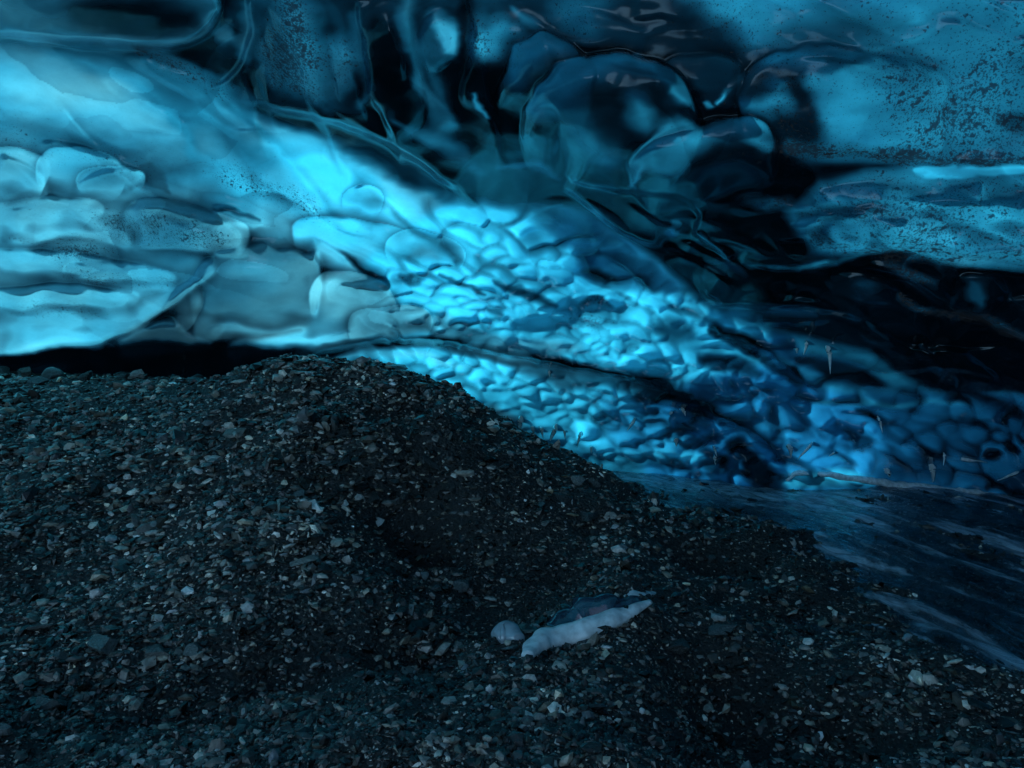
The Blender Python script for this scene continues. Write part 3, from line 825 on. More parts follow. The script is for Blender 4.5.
for n_, (x0, x1, y0, y1), (l0, l1), slp, (a0, a1) in [
    (15, (-60, 70, 195, 335), (50, 110), (-.05, .2), (2.5, 5)), (7, (110, 260, 190, 240), (40, 90), (.1, .4), (2.5, 5)), (12, (-40, 330, 50, 200), (80, 200), (.35, .7), (2, 5)), (6, (330, 430, 200, 270), (40, 80), (.2, .5), (3, 5)),
    (14, (690, 1020, 180, 400), (60, 180), (.02, .34), (4, 8)), (16, (640, 1020, 380, 480), (40, 120), (.1, .5), (3, 7)), (10, (560, 700, 190, 300), (50, 110), (.3, .6), (4, 8)), (16, (230, 480, -10, 120), (50, 120), (1.2, 4.0), (4, 8)), (14, (480, 1020, -10, 60), (60, 160), (-.1, .4), (3, 6))]:
    for _ in range(n_):
        x, y = frng.uniform(x0, x1), frng.uniform(y0, y1); L = frng.uniform(l0, l1); k_ = frng.uniform(*slp)
        dx = L / math.sqrt(1 + k_ * k_); b_ = frng.normal(0, .09) * L
        fold([(x + dx * u, y + k_ * dx * u + b_ * math.sin(math.pi * u) + frng.normal(0, 1.2)) for u in (0, .25, .5, .75, 1)], frng.uniform(a0, a1), frng.uniform(10, 26), frng.uniform(.6, 1.1), frng.choice([-1, 1]), .3)

# scallops melted into the ice: many overlapping scales, small where the tunnel is far
def blur(A, n):
    for ax in (0, 1):
        for _ in range(2):
            c = np.cumsum(np.pad(A, [(n + 1, n) if k == ax else (0, 0) for k in (0, 1)], mode='edge'), axis=ax)
            k = 2 * n + 1
            A = (np.take(c, range(k, c.shape[ax]), ax) - np.take(c, range(0, c.shape[ax] - k), ax)) / k
    return A


srng = np.random.default_rng(4)


def scales(poly, n, a_of, ratio, ang, A, jitter=12, tilt=.45):
    xs = [p[0] for p in poly]; ys = [p[1] for p in poly]
    Q = list(poly) + [poly[0]]
    seeds = []
    tries = 0
    while len(seeds) < n and tries < n * 60:
        tries += 1
        x, y = srng.uniform(min(xs), max(xs)), srng.uniform(min(ys), max(ys))
        ins = False
        for (x1, y1), (x2, y2) in zip(Q, Q[1:]):
            if (y1 > y) != (y2 > y) and x < (x2 - x1) * (y - y1) / (y2 - y1) + x1: ins = not ins
        if not ins: continue
        a = a_of(x, y) * np.exp(srng.normal(0, .36)); b = a * ratio * srng.uniform(.8, 1.2)
        if any(abs((x - u) / (a + c)) ** 2 + abs((y - v) / (b + d)) ** 2 < .22 for u, v, c, d in seeds): continue
        seeds.append((x, y, a, b))
    D1 = np.full(PX.shape, 9.0); D2 = np.full(PX.shape, 9.0); B1 = np.zeros(PX.shape); V1 = np.zeros(PX.shape); K1 = np.zeros(PX.shape)
    for x, y, a, b in seeds:
        m = a * 2.9
        W = window(x - m, x + m, y - m, y + m)
        if W is None: continue
        th = radians(ang + srng.normal(0, jitter)); c, s_ = math.cos(th), math.sin(th)
        X = SX[W] * .45 + WX[W] * .55 - x; Y = SY[W] * .45 + WY[W] * .55 - y
        u = (X * c + Y * s_) / a; v = (-X * s_ + Y * c) / b
        d = np.sqrt(u * u + v * v); hb = b * srng.uniform(.55, 1.25); kk = srng.uniform(-.05, .14) if srng.random() < .55 else 0.0
        n1 = d < D1[W]
        D2[W] = np.where(n1, D1[W], np.minimum(D2[W], d))
        B1[W] = np.where(n1, hb, B1[W]); V1[W] = np.where(n1, .42 * v + .2 * u, V1[W]); K1[W] = np.where(n1, kk, K1[W]); D1[W] = np.where(n1, d, D1[W])
    q = 2 * D1 / (D1 + D2)
    on = 1 - smooth(.9, 2.7, D1)
    DENS_SHADE[...] += K1 * on
    return A * B1 * on * ((1 - q ** 1.9) * (.55 + .5 * N2.fbm(PX / 40, PY / 25, 2)) * 1.3 + np.clip(V1, -.7, .7) * tilt)


cen = [(400, 235), (470, 200), (520, 215), (640, 285), (740, 315), (810, 365), (760, 400), (650, 390), (560, 368), (470, 350), (380, 345), (350, 290)]
H += scales(cen, 190, lambda x, y: 10 + 19 * smooth(330, 225, y) + 7 * smooth(560, 400, x), .45, 14, -.82, 20, .5)
low = [(340, 358), (430, 350), (540, 370), (650, 392), (740, 440), (770, 490), (560, 460), (470, 400)]
H += scales(low, 120, lambda x, y: 23, .44, 14, -.80, 20, .5)
foot = [(650, 395), (780, 370), (900, 400), (1060, 420), (1060, 500), (780, 490), (700, 470)]
H += scales(foot, 80, lambda x, y: 32, .52, 20, -.62, 22, .45)
left = [(-100, 60), (60, 60), (240, 110), (400, 180), (440, 225), (300, 250), (180, 335), (-100, 345)]
H += scales(left, 60, lambda x, y: 46, .34, 18, .17, 12, 0)
dark = [(690, 175), (800, 170), (1060, 175), (1060, 410), (900, 390), (760, 330), (640, 240)]
H += scales(dark, 70, lambda x, y: 34, .42, 14, -.30, 14, .25)
top = [(-300, -400), (1300, -400), (1060, 160), (760, 160), (520, 170), (250, 100), (-100, 40)]
H += scales(top, 60, lambda x, y: 62, .8, 10, .07, 12, 0)
H += 3.0 * N2.fbm(PX / 60, PY / 32, 2) + .16 * N3.fbm(PX / 12, PY / 8, 2)
inframe = smooth(70, 50, np.abs(np.degrees(AZ)))
H *= np.where(SL > .5, smooth(1.6, .6, SL), 1)
H = blur(H, 1) * 1.45
R = RB - H * inframe * RB / F
# keep the foot of the wall where it is, free of relief below the floor
CO = CAM + DIR * R[..., None]
# top of the vault closes to one point
apex = np.array([.3, -.6, 7.0])


def grid_normals(P):
    du = np.gradient(P, axis=1); dv = np.gradient(P, axis=0)
    n = np.cross(du, dv)
    n /= np.linalg.norm(n, axis=-1, keepdims=True) + 1e-12
    n *= np.sign((n * (CAM - P)).sum(-1, keepdims=True))       # towards the cave
    return n


NO = grid_normals(CO)
# ice that bulges into the cave is thicker and lets less light through
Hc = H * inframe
# and seams between the scallops are darkened, crease shade painted into the density
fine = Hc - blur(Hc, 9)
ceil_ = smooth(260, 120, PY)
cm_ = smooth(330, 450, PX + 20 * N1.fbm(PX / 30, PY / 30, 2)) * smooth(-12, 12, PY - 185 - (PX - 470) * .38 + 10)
DENS_SHADE = DENS_SHADE + np.clip(.006 * (Hc - blur(Hc, 60)) * ceil_, -.15, .3) + cm_ * np.clip(.070 * fine + .03, -.06, .6) + (1 - cm_) * np.clip(-.085 * fine - .05, -.10, .65) * (1 - .5 * ceil_)
DENS_SHADE = np.maximum(DENS_SHADE, .02)
COS = np.stack([blur(CO[..., c], 11) for c in range(3)], -1)
NS = grid_normals(COS)
wc = smooth(350, 430, PX) * smooth(150, 240, PY + .0 * PX) * smooth(-40, 60, PY - 185 - (PX - 470) * .38 + 40)
wc = (.55 - .45 * np.clip(wc, 0, 1))[..., None]
NS = NS * wc + NO * (1 - wc)
NS /= np.linalg.norm(NS, axis=-1, keepdims=True)
# colour of the ice body with its painted light and shade
PALE = np.array([.145, .58, .66]); MID = np.array([.03, .54, .80]); DEEP = np.array([.012, .29, .60])
DENS_SHADE = np.clip(DENS_SHADE + .10 * N1.fbm(PX / 40, PY / 16, 4) * smooth(0, .3, DENS_SHADE), 0, 1.6); TINT = np.clip(TINT + .12 * N3.fbm(PX / 80, PY / 40, 3), 0, 1)
T = TINT[..., None]
C = np.where(T < .5, PALE + (MID - PALE) * smooth(0, .5, T), MID + (DEEP - MID) * smooth(.5, 1, T))
FRONT = np.array([.020, .068, .095]) * (1 - .88 * smooth(1.1, 1.5, DENS_SHADE))[..., None]
DENS_SHADE = DENS_SHADE + .7 * smooth(.95, 1.35, DENS_SHADE)
C = C * np.exp(-DENS_SHADE[..., None] * np.array([3.3, 3.3, 3.05]))
C = np.clip(C, 0, .95)

# ---- parts of the cave, cut along its layer edges
PART = np.zeros((NR - 1, NC - 1), int)
CX = (WX[:-1, :-1] + WX[1:, 1:]) / 2; CY = (WY[:-1, :-1] + WY[1:, 1:]) / 2


def region(pts, idx):
    inside = np.zeros(CX.shape, bool); Q = list(pts) + [pts[0]]
    for (x1, y1), (x2, y2) in zip(Q, Q[1:]):
        if y1 == y2: continue
        inside ^= (CY > min(y1, y2)) & (CY <= max(y1, y2)) & (CX < (x2 - x1) * (CY - y1) / (y2 - y1) + x1)
    PART[inside] = idx


NAMES = ['ceiling', 'smooth_wall', 'scalloped_wall', 'wall_foot', 'dark_ledge', 'overhanging_lobe', 'grey_bulge', 'dark_base', 'dome', 'dome', 'dome', 'dark_band', 'speckled_shelf']
PLAB = ['dark blue ice ceiling with grit', 'smooth pale cyan ice wall', 'bright blue ice with small scallops', 'deep blue clear ice', 'black grit laden ice ledge', 'rounded lobe of dusty teal ice', 'grey rounded ice bulges', 'black ice at the base', 'dark round ice dome with pale rim', 'dark lower ice dome', 'flat teal ice dome with specks', 'dark ice band over the bright wall', 'teal ice shelf peppered with black grit']
region([(-5000, 20), (0, 33), (60, 40), (130, 52), (220, 98), (330, 124), (400, 152), (450, 186), (476, 200), (430, 235), (400, 300), (340, 352), (0, 900), (-5000, 900)], 1)
region([(476, 198), (560, 190), (600, 216), (660, 246), (690, 285), (722, 305), (750, 346), (800, 380), (740, 425), (690, 404), (640, 396), (640, 900), (-200, 900), (310, 358), (340, 352), (400, 300), (430, 235)], 2)
region([(640, 396), (690, 404), (740, 425), (800, 380), (860, 402), (960, 406), (1060, 430), (6000, 430), (6000, 900), (640, 900)], 3)
region([(600, 200), (690, 175), (790, 158), (900, 166), (1060, 172), (6000, 172), (6000, 430), (1060, 430), (960, 406), (860, 402), (800, 380), (750, 346), (722, 305), (690, 285), (660, 246)], 4)
region([(-5000, -5000), (222, -5000), (222, -40), (220, 8), (206, 30), (180, 43), (120, 42), (60, 38), (0, 33), (-5000, 20)], 5)
region([(190, 287), (222, 268), (262, 246), (310, 240), (335, 250), (360, 270), (398, 288), (430, 320), (480, 342), (430, 341), (360, 344), (220, 340), (190, 335)], 6)
region([(-5000, 360), (0, 355), (60, 349), (95, 345), (135, 326), (165, 308), (190, 287), (190, 335), (220, 340), (360, 344), (300, 356), (290, 420), (-5000, 420)], 7)
region([(524, 150), (532, 120), (548, 100), (575, 72), (610, 60), (645, 66), (686, 104), (655, 145), (630, 180), (570, 172)], 8)
region([(630, 180), (655, 145), (680, 122), (730, 117), (775, 146), (740, 165), (690, 175)], 9)
region([(712, 104), (740, 78), (775, 58), (812, 51), (850, 48), (890, 48), (918, 62), (932, 92), (936, 125), (930, 160), (860, 152), (800, 150), (775, 146), (730, 117)], 10)
region([(236, 100), (300, 104), (400, 128), (480, 150), (560, 176), (600, 200), (560, 190), (476, 200), (450, 186), (400, 152), (330, 124)], 11)
region([(800, 215), (830, 182), (920, 172), (1060, 172), (1060, 280), (960, 264), (900, 252), (850, 260), (820, 250)], 12)
FACES = grid_faces(NR, NC)
flat_co = CO.reshape(-1, 3); flat_no = NO.reshape(-1, 3); flat_c = np.concatenate([C, np.ones(C.shape[:2] + (1,))], -1).reshape(-1, 4); flat_s = np.clip(SPK, 0, 1.3).ravel(); flat_ns = NS.reshape(-1, 3); flat_f = np.concatenate([FRONT, np.ones(C.shape[:2] + (1,))], -1).reshape(-1, 4)
cave = bpy.data.objects.new('ice_cave', None); COL.objects.link(cave)
cave.location = (0, 8.0, 0)
tag(cave, 'blue glacier ice cave vault arching over the black gravel', 'ice cave')
for k, nm in enumerate(NAMES):
    f = FACES[(PART == k).ravel()]
    if len(f) == 0: continue
    used, inv = np.unique(f, return_inverse=True)
    co = flat_co[used]; fc = inv.reshape(-1, 4)
    me = raw_mesh(nm, co - np.array([0, 8.0, 0]), fc)
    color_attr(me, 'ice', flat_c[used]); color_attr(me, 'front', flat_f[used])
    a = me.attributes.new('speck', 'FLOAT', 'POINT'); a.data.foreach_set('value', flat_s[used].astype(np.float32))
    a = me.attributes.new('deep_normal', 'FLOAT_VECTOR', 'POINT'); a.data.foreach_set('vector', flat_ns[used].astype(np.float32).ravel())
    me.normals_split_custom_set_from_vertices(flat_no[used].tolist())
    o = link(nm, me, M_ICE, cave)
    o['label'] = PLAB[k]
# the glacier's outer surface: thick ice above and behind the vault
st = [(i, j) for i in range(0, NR, 9) for j in range(0, NC, 9)]
ri = np.unique(np.r_[np.arange(0, NR, 9), NR - 1]); ci = np.unique(np.r_[np.arange(0, NC, 9), NC - 1])
OUT = CAM + DIR[np.ix_(ri, ci)] * (RB[np.ix_(ri, ci)] * 1.12 + .9)[..., None]
oc = OUT.reshape(-1, 3)
of = grid_faces(len(ri), len(ci))
top_row = np.arange(len(ci)) + (len(ri) - 1) * len(ci)
me = raw_mesh('outer_crust', oc - np.array([0, 8.0, 0]), of)
link('outer_crust', me, M_CRUST, cave)
# crown of the vault over the camera
tr = CO[-1, ::8]; n = len(tr)
rings = [tr * (1 - k / 6) + apex * (k / 6) for k in range(6)]
vc = np.concatenate(rings + [apex[None]]); fs = []
q = grid_faces(6, n)
tri = np.array([[5 * n + i, 5 * n + i + 1, len(vc) - 1, len(vc) - 1] for i in range(n - 1)])
me = bpy.data.meshes.new('vault_crown')
me.from_pydata((vc - np.array([0, 8.0, 0])).tolist(), [], [tuple(int(x) for x in a) for a in q] + [tuple(int(x) for x in a[:3]) for a in tri]); me.update()
me.attributes.new('deep_normal', 'FLOAT_VECTOR', 'POINT').data.foreach_set('vector', np.tile(np.array([0, 0, -1.0], np.float32), len(vc)))
color_attr(me, 'ice', np.tile(np.array([.006, .10, .16, 1.0]), (len(vc), 1)))
link('vault_crown', me, M_ICE, cave)

# ---------------------------------------------------------------- unseen slope added behind the camera to bounce sunlight into the cave
hx, hy = np.meshgrid(np.linspace(-45, 30, 100), np.linspace(-7.5, -40, 70))
hz = .1 + (14 * smooth(10, -6, hx) + 1) * smooth(-8, -24, hy) + .5 * N1.fbm(hx / 6, hy / 6, 4)
me = raw_mesh('bounce_slope', np.stack([hx, hy, hz], -1).reshape(-1, 3), grid_faces(*hx.shape)[:, ::-1])
sn = NT('bounce_surface')
sp_ = sn.n('ShaderNodeBsdfPrincipled', i_Roughness=.7); sp_.inputs['Base Color'].default_value = (.26, .56, .80, 1)
sn.l(sp_.outputs[0], sn.out.inputs['Surface'])
tag(link('bounce_slope', me, sn.m), 'unseen pale blue slope added behind the camera to bounce light', None, None, 'structure')

# ---------------------------------------------------------------- meltwater
WP = [(600, 440), (700, 450), (790, 460), (1040, 470), (1300, 480), (1700, 500), (1700, 800), (1300, 760), (1024, 720), (910, 690), (815, 640), (745, 590), (690, 555), (630, 530)]
wx = np.arange(.7, 9, .025); wy = np.arange(3.2, 10.6, .025)
XX, YY = np.meshgrid(wx, wy)
ang = radians(-72)
uu = XX * math.cos(ang) + YY * math.sin(ang); vv = -XX * math.sin(ang) + YY * math.cos(ang)
ZZ = water_z(XX, YY) + .03 * N1.fbm(uu * .9, vv * 2.4, 3) + .024 * N2.fbm(uu * 2.6, vv * 6.0, 3) + .006 * N3.fbm(uu * 7, vv * 18, 2)
dx_, dy_, dz_ = XX, YY, ZZ - 2.0
fwd = dy_ * CA - dz_ * SA
qx = 512 + F * dx_ / fwd; qy = 384 - F * (dy_ * SA + dz_ * CA) / fwd
ins_ = np.zeros(XX.shape, bool); Q_ = WP + [WP[0]]
for (x1, y1), (x2, y2) in zip(Q_, Q_[1:]):
    if y1 == y2: continue
    ins_ ^= (qy > min(y1, y2)) & (qy <= max(y1, y2)) & (qx < (x2 - x1) * (qy - y1) / (y2 - y1) + x1)
milk = .8 * smooth(.08, .5, N1.fbm(uu * 1.1 + .6 * N2(uu * 2, vv * 2), vv * 5.0, 5)) + .06 + .75 * np.exp(-((qy - (480 + (qx - 640) * .10)) / (9 + .035 * np.maximum(qx - 640, 0))) ** 2) * smooth(980, 760, qx) + .8 * smooth(.22, .5, N3.fbm(uu * 2.6 + 9, vv * 11, 4)) * smooth(-.1, .3, N1.fbm(uu * .7, vv * 1.5, 2))
me = raw_mesh('water', np.stack([XX, YY, ZZ], -1).reshape(-1, 3), grid_faces(*XX.shape)[ins_[:-1, :-1].ravel()])
a = me.attributes.new('milk', 'FLOAT', 'POINT'); a.data.foreach_set('value', np.clip(milk, 0, 1).ravel().astype(np.float32))
tag(link('water', me, M_WATER), 'shallow streaked meltwater spreading over gravel below the right ice wall', None, None, 'structure')

# ---------------------------------------------------------------- stones
def ico(sub):
    t = (1 + 5 ** .5) / 2
    v = np.array([(-1, t, 0), (1, t, 0), (-1, -t, 0), (1, -t, 0), (0, -1, t), (0, 1, t), (0, -1, -t), (0, 1, -t), (t, 0, -1), (t, 0, 1), (-t, 0, -1), (-t, 0, 1)], float)
    v /= np.linalg.norm(v[0])
    f = [(0, 11, 5), (0, 5, 1), (0, 1, 7), (0, 7, 10), (0, 10, 11), (1, 5, 9), (5, 11, 4), (11, 10, 2), (10, 7, 6), (7, 1, 8), (3, 9, 4), (3, 4, 2), (3, 2, 6), (3, 6, 8), (3, 8, 9), (4, 9, 5), (2, 4, 11), (6, 2, 10), (8, 6, 7), (9, 8, 1)]
    for _ in range(sub):
        v = list(map(tuple, v)); cache = {}; nf = []

        def mid(a, b):
            k = (min(a, b), max(a, b))
            if k not in cache:
                m = np.array(v[a]) + np.array(v[b]); m /= np.linalg.norm(m); cache[k] = len(v); v.append(tuple(m))
            return cache[k]
        for a, b, c in f:
            x, y, z = mid(a, b), mid(b, c), mid(c, a)
            nf += [(a, x, z), (b, y, x), (c, z, y), (x, y, z)]
        v = np.array(v); f = nf
    return np.array(v), np.array(f)


def chipped(sub, cuts, r):
    """an angular stone: a ball cut flat by random planes"""
    v, f = ico(sub); v = v.copy()
    for _ in range(cuts):
        n = r.normal(size=3); n /= np.linalg.norm(n); d = r.uniform(.36, .74)
        s = v @ n; m = s > d
        v[m] -= np.outer(s[m] - d, n)
    return v, f


def rot_mats(n, r):
    q = r.normal(size=(n, 4)); q /= np.linalg.norm(q, axis=1, keepdims=True)
    w, x, y, z = q.T
    return np.stack([np.stack([1 - 2 * (y * y + z * z), 2 * (x * y - z * w), 2 * (x * z + y * w)], -1),
                     np.stack([2 * (x * y + z * w), 1 - 2 * (x * x + z * z), 2 * (y * z - x * w)], -1),
                     np.stack([2 * (x * z - y * w), 2 * (y * z + x * w), 1 - 2 * (x * x + y * y)], -1)], 1)


grng = np.random.default_rng(21)
NG = 185000
gpx = grng.uniform(-70, 1094, NG); gpy = grng.uniform(352, 800, NG)
P, tt, ok = ground_hit(gpx, gpy)
size_px = np.exp(grng.normal(.42, .58, NG))
size_px *= 1 + .22 * smooth(560, 200, gpx) * smooth(760, 560, gpy) - .12 * smooth(620, 760, gpx)
size_px *= .9 + .35 * N1.fbm(gpx / 60, gpy / 40, 2)
size_px *= 1 + .35 * smooth(600, 768, gpy)
# clear of the open water
wet = (P[:, 2] < water_z(P[:, 0], P[:, 1]) - .005) & (P[:, 0] > 1.0)
ok &= ~wet | (grng.random(NG) < .6)
P, tt, size_px = P[ok], tt[ok], size_px[ok]
gpx = gpx[ok]; gpy = gpy[ok]
n = len(P); s = np.clip(size_px, .8, 9) * tt / F
v0, f0 = ico(0)
V = np.repeat(v0[None], n, 0) * grng.uniform(.68, 1.2, (n, 12, 1))
V = V * np.stack([grng.uniform(.8, 1.5, n), grng.uniform(.65, 1.1, n), grng.uniform(.25, .62, n)], -1)[:, None]
az_ = grng.uniform(0, 2 * np.pi, n); tl = grng.normal(0, .42, n)
RM = rot_mats(n, grng)
full = np.einsum('nij,nvj->nvi', RM, V)
cz, sz = np.cos(az_)[:, None], np.sin(az_)[:, None]; ct, st_ = np.cos(tl)[:, None], np.sin(tl)[:, None]
x, y, z = V[..., 0], V[..., 1] * ct - V[..., 2] * st_, V[..., 1] * st_ + V[..., 2] * ct
lay = np.stack([x * cz - y * sz, x * sz + y * cz, z], -1)
V = np.where((grng.random(n) < .3)[:, None, None], full, lay) * s[:, None, None] + (P + np.array([0, 0, 1.0]) * (s * .25)[:, None])[:, None]
Fc = (f0[None] + (np.arange(n) * 12)[:, None, None]).reshape(-1, 3)
shade = np.exp(grng.normal(-3.3, 1.3, n)); shade = np.clip(shade, .004, .6)
shade *= np.exp(.9 * N2.fbm(P[:, 0] * 1.7, P[:, 1] * 1.7, 3) + .1)
pale = grng.random(n) < .045; shade[pale] = grng.uniform(.2, .42, pale.sum())
hue = grng.normal(0, .06, n)
SCOL = np.stack([shade * (1.12 + hue), shade * (1.0 + hue * .2), shade * (.86 - hue), np.ones(n)], -1)
me = raw_mesh('gravel', V.reshape(-1, 3), Fc, False)
color_attr(me, 'stone', np.repeat(SCOL, 12, 0))
tag(link('gravel', me, M_GRAVEL), 'loose dark angular gravel covering the cave floor', None, None, 'stuff')

# ---- single rocks
RK = []
rrng = np.random.default_rng(8)
for k in range(10):
    v, f = chipped(3, 15, rrng)
    RK.append(raw_mesh('rock', v * rrng.uniform(.8, 1.25, 3), f, False))
for k in range(4):
    v, f = chipped(3, 3, rrng)                      # rounder ones
    v = v * (1 + .05 * N1(v[:, :1] * 3 + 7 * k, v[:, 1:2] * 3 + v[:, 2:3]))
    RK.append(raw_mesh('rock', v, f, True))
for m_ in RK: m_.materials.append(M_ROCK)


def rock(px, py, w, h, label, group=None, kind=None, tone=.1, flat=.6, tilt=.25, hue=0.0, yaw=None, sink=.42):
    p, t, ok_ = ground_hit(np.array([px]), np.array([py]))
    if not ok_[0]: return None
    sw = w * .5 * t[0] / F; sh = h * .5 * t[0] / F
    me_ = RK[kind if kind is not None else int(rrng.integers(0, 10))]
    o = bpy.data.objects.new('rock', me_); COL.objects.link(o)
    o.location = p[0] + np.array([0, 0, sh * (1 - sink) * .6])
    o.scale = (sw, sw * rrng.uniform(.7, 1.0), max(sh, sw * .22))
    o.rotation_euler = (rrng.normal(0, tilt), rrng.normal(0, tilt), yaw if yaw is not None else rrng.uniform(0, 6.28))
    o.color = (tone * (.9 + hue) * .62, tone * .62, tone * (.98 - hue) * .62, 1)
    tag(o, label, 'rock', group)
    return o


notable = [  # px, py, width, height, label, mesh kind, tone
    (52, 379, 22, 18, 'rounded grey boulder, right one of the pair below the left ice wall', 10, .13),
    (24, 377, 24, 18, 'pointed grey boulder by the left picture edge below the ice', 3, .10),
    (34, 386, 26, 13, 'low grey slab boulder in front of the rounded boulder pair', 5, .11),
    (85, 380, 22, 16, 'dark angular boulder right of the rounded boulder pair', 1, .07),
    (4, 375, 18, 14, 'dark boulder cut by the left picture edge under the ice', 11, .06),
    (105, 383, 14, 11, 'small dark boulder behind the gravel, right of the boulder pair', 2, .06),
    (124, 380, 13, 10, 'small rounded stone under black ice left of the mound crest', 12, .07),
    (192, 378, 24, 9, 'long low stone lying on the mound just under the black ice', 4, .10),
    (307, 562, 36, 13, 'pale flat wedge stone in the middle of the mound slope', 4, .30),
    (186, 452, 15, 12, 'palest small stone high on the left mound slope', 6, .38),
    (424, 579, 12, 15, 'pale upright stone chip standing above the frozen pool', 7, .30),
    (357, 582, 18, 15, 'greenish tilted stone right of the pale flat wedge stone', 0, .22),
    (104, 652, 50, 28, 'large dark rock with a pale worn top, lower left', 3, .13),
    (155, 655, 36, 22, 'grey rock right beside the large worn topped rock', 8, .17),
    (60, 660, 22, 20, 'grey upright stone left of the large worn topped rock', 2, .15),
    (195, 651, 30, 12, 'flat grey stone right of the two large lower left rocks', 5, .17),
    (40, 630, 46, 12, 'long pale slanting stone near the left edge, lower half', 4, .22),
    (50, 710, 46, 30, 'large greenish dark rock near the bottom left corner', 9, .13),
    (4, 735, 22, 26, 'pale rock cut by the left picture edge near the bottom', 1, .24),
    (203, 692, 14, 11, 'small grey stone at the edge of the dark hollow, lower left', 3, .2),
    (345, 745, 24, 18, 'light grey stone near the bottom edge, left of centre', 0, .27),
    (330, 738, 26, 14, 'grey stone beside the light grey bottom edge stone', 6, .20),
    (392, 690, 22, 8, 'flat stone on the foreground ridge left of centre', 4, .16),
    (300, 496, 20, 13, 'grey flat stone mid slope on the left mound', 2, .2),
    (228, 530, 22, 10, 'pale stone lying flat mid slope, left of the wedge stone', 5, .24),
    (60, 512, 26, 10, 'flat grey stone at the far left of the mound slope', 3, .16),
    (438, 410, 14, 17, 'dark upright stone on the mound crest in front of blue ice', 7, .06),
    (405, 500, 26, 20, 'black rock under the steep dark face of the mound', 8, .05),
    (455, 515, 20, 10, 'pale lilac stone on the right flank of the mound', 4, .22),
    (577, 484, 18, 12, 'flat light stone on the right spur, left of its mossy neighbour', 5, .26),
    (594, 486, 22, 16, 'squarish green grey stone on the right spur near the ice', 8, .13),
    (540, 505, 22, 8, 'thin slanting slab on the right spur below the glints', 4, .18),
    (545, 525, 14, 12, 'light grey stone on the right spur', 1, .22),
    (592, 520, 36, 20, 'mossy looking rounded lump at the end of the spur', 6, .07),
    (524, 458, 14, 6, 'flat pale stone on the spur just below the bright glints', 5, .2),
    (505, 548, 13, 10, 'bluish pale stone in the dark ground above the frozen pool', 3, .26),
    (480, 555, 12, 10, 'grey stone left of the bluish pale stone above the frozen pool', 6, .17),
    (460, 588, 22, 14, 'green grey rock left of the frozen pool', 11, .14),
    (450, 608, 16, 9, 'small grey stone just below the green grey rock', 2, .14),
    (720, 632, 40, 12, 'long flat stone lying on the right gravel', 4, .13),
    (738, 641, 16, 14, 'pale green stone beside the long flat stone', 7, .17),
    (710, 562, 18, 16, 'grey tilted stone on the right gravel below the stream', 0, .15),
    (830, 684, 14, 15, 'pale upright stone chip at lower right', 1, .26),
    (809, 696, 12, 14, 'grey stone chip left of the pale upright chip, lower right', 9, .24),
    (785, 580, 16, 9, 'flat grey stone on gravel near the stream bend', 5, .15),
    (725, 745, 40, 22, 'dark lilac rock at the bottom right of centre', 0, .08),
    (870, 757, 36, 20, 'dark boulder at the bottom edge on the right', 1, .05),
    (985, 760, 24, 18, 'green grey rock near the bottom right corner', 12, .13),
    (640, 735, 18, 10, 'small grey stone near the bottom centre', 6, .15),
    (586, 673, 7, 8, 'tiny white chip in the gravel below the frozen pool', 0, .5),
    (524, 706, 20, 10, 'pale stone in dark gravel under the frozen pool', 3, .2),
    (700, 560, 12, 8, 'small flat stone beside the grey tilted stone on the right gravel', 2, .15),
    (676, 650, 30, 14, 'mound shaped dark stone left of the long flat stone', 10, .08),
    (630, 700, 20, 12, 'dull grey stone on the foreground ridge below the frozen pool', 8, .13),
    (262, 470, 16, 10, 'dark stone high on the mound slope under the crest', 7, .08),
    (140, 420, 14, 8, 'dark flat stone near the top of the left slope', 4, .1),
    (345, 465, 24, 18, 'dark rock on the mound slope left of the steep black face', 9, .07),
    (228, 405, 14, 8, 'grey stone just below the mound crest at its left end', 5, .16),
]
for a, b, w, h, lab, kd, tone in notable:
    rock(a, b, w, h, lab, None, kd, tone, hue=rrng.normal(0, .03))
for a, b, w, h in [(385, 424, 20, 13), (408, 440, 26, 16), (432, 470, 34, 22), (396, 474, 22, 14), (452, 492, 24, 16), (372, 500, 24, 14), (470, 452, 18, 11), (505, 468, 20, 12), (562, 500, 26, 16), (612, 498, 24, 15)]:
    rock(a, b, w, h, 'big black angular rock half buried in the steep right face of the mound', 'rocks in the steep mound face', None, float(rrng.uniform(.025, .06)), tilt=.6, sink=.55)
sets = [  # where, how many, label, group, size range, tone
    ((0, 370, 395, 560), 95, 'dark angular stone in the gravel of the left mound slope', 'stones on the mound slope', (6, 15), .10),
    ((0, 420, 580, 768), 80, 'grey broken stone in the lower left foreground gravel', 'stones in the left foreground', (7, 17), .12),
    ((430, 670, 455, 600), 35, 'dark stone on the spur between mound and stream', 'stones on the right spur', (5, 12), .10),
    ((640, 1024, 600, 768), 32, 'small dark stone in the lower right gravel', 'stones in the right foreground', (5, 12), .10),
]
for (x0, x1, y0, y1), k, lab, grp, (s0, s1), tone in sets:
    done = 0
    while done < k:
        w = s0 + (s1 - s0) * rrng.random() ** 2
        o = rock(rrng.uniform(x0, x1), rrng.uniform(y0, y1), w, w * rrng.uniform(.4, .8), lab, grp, None, float(np.clip(tone * math.exp(rrng.normal(0, .5)), .03, .3)), tilt=.35, hue=rrng.normal(0, .04))
        if o: done += 1


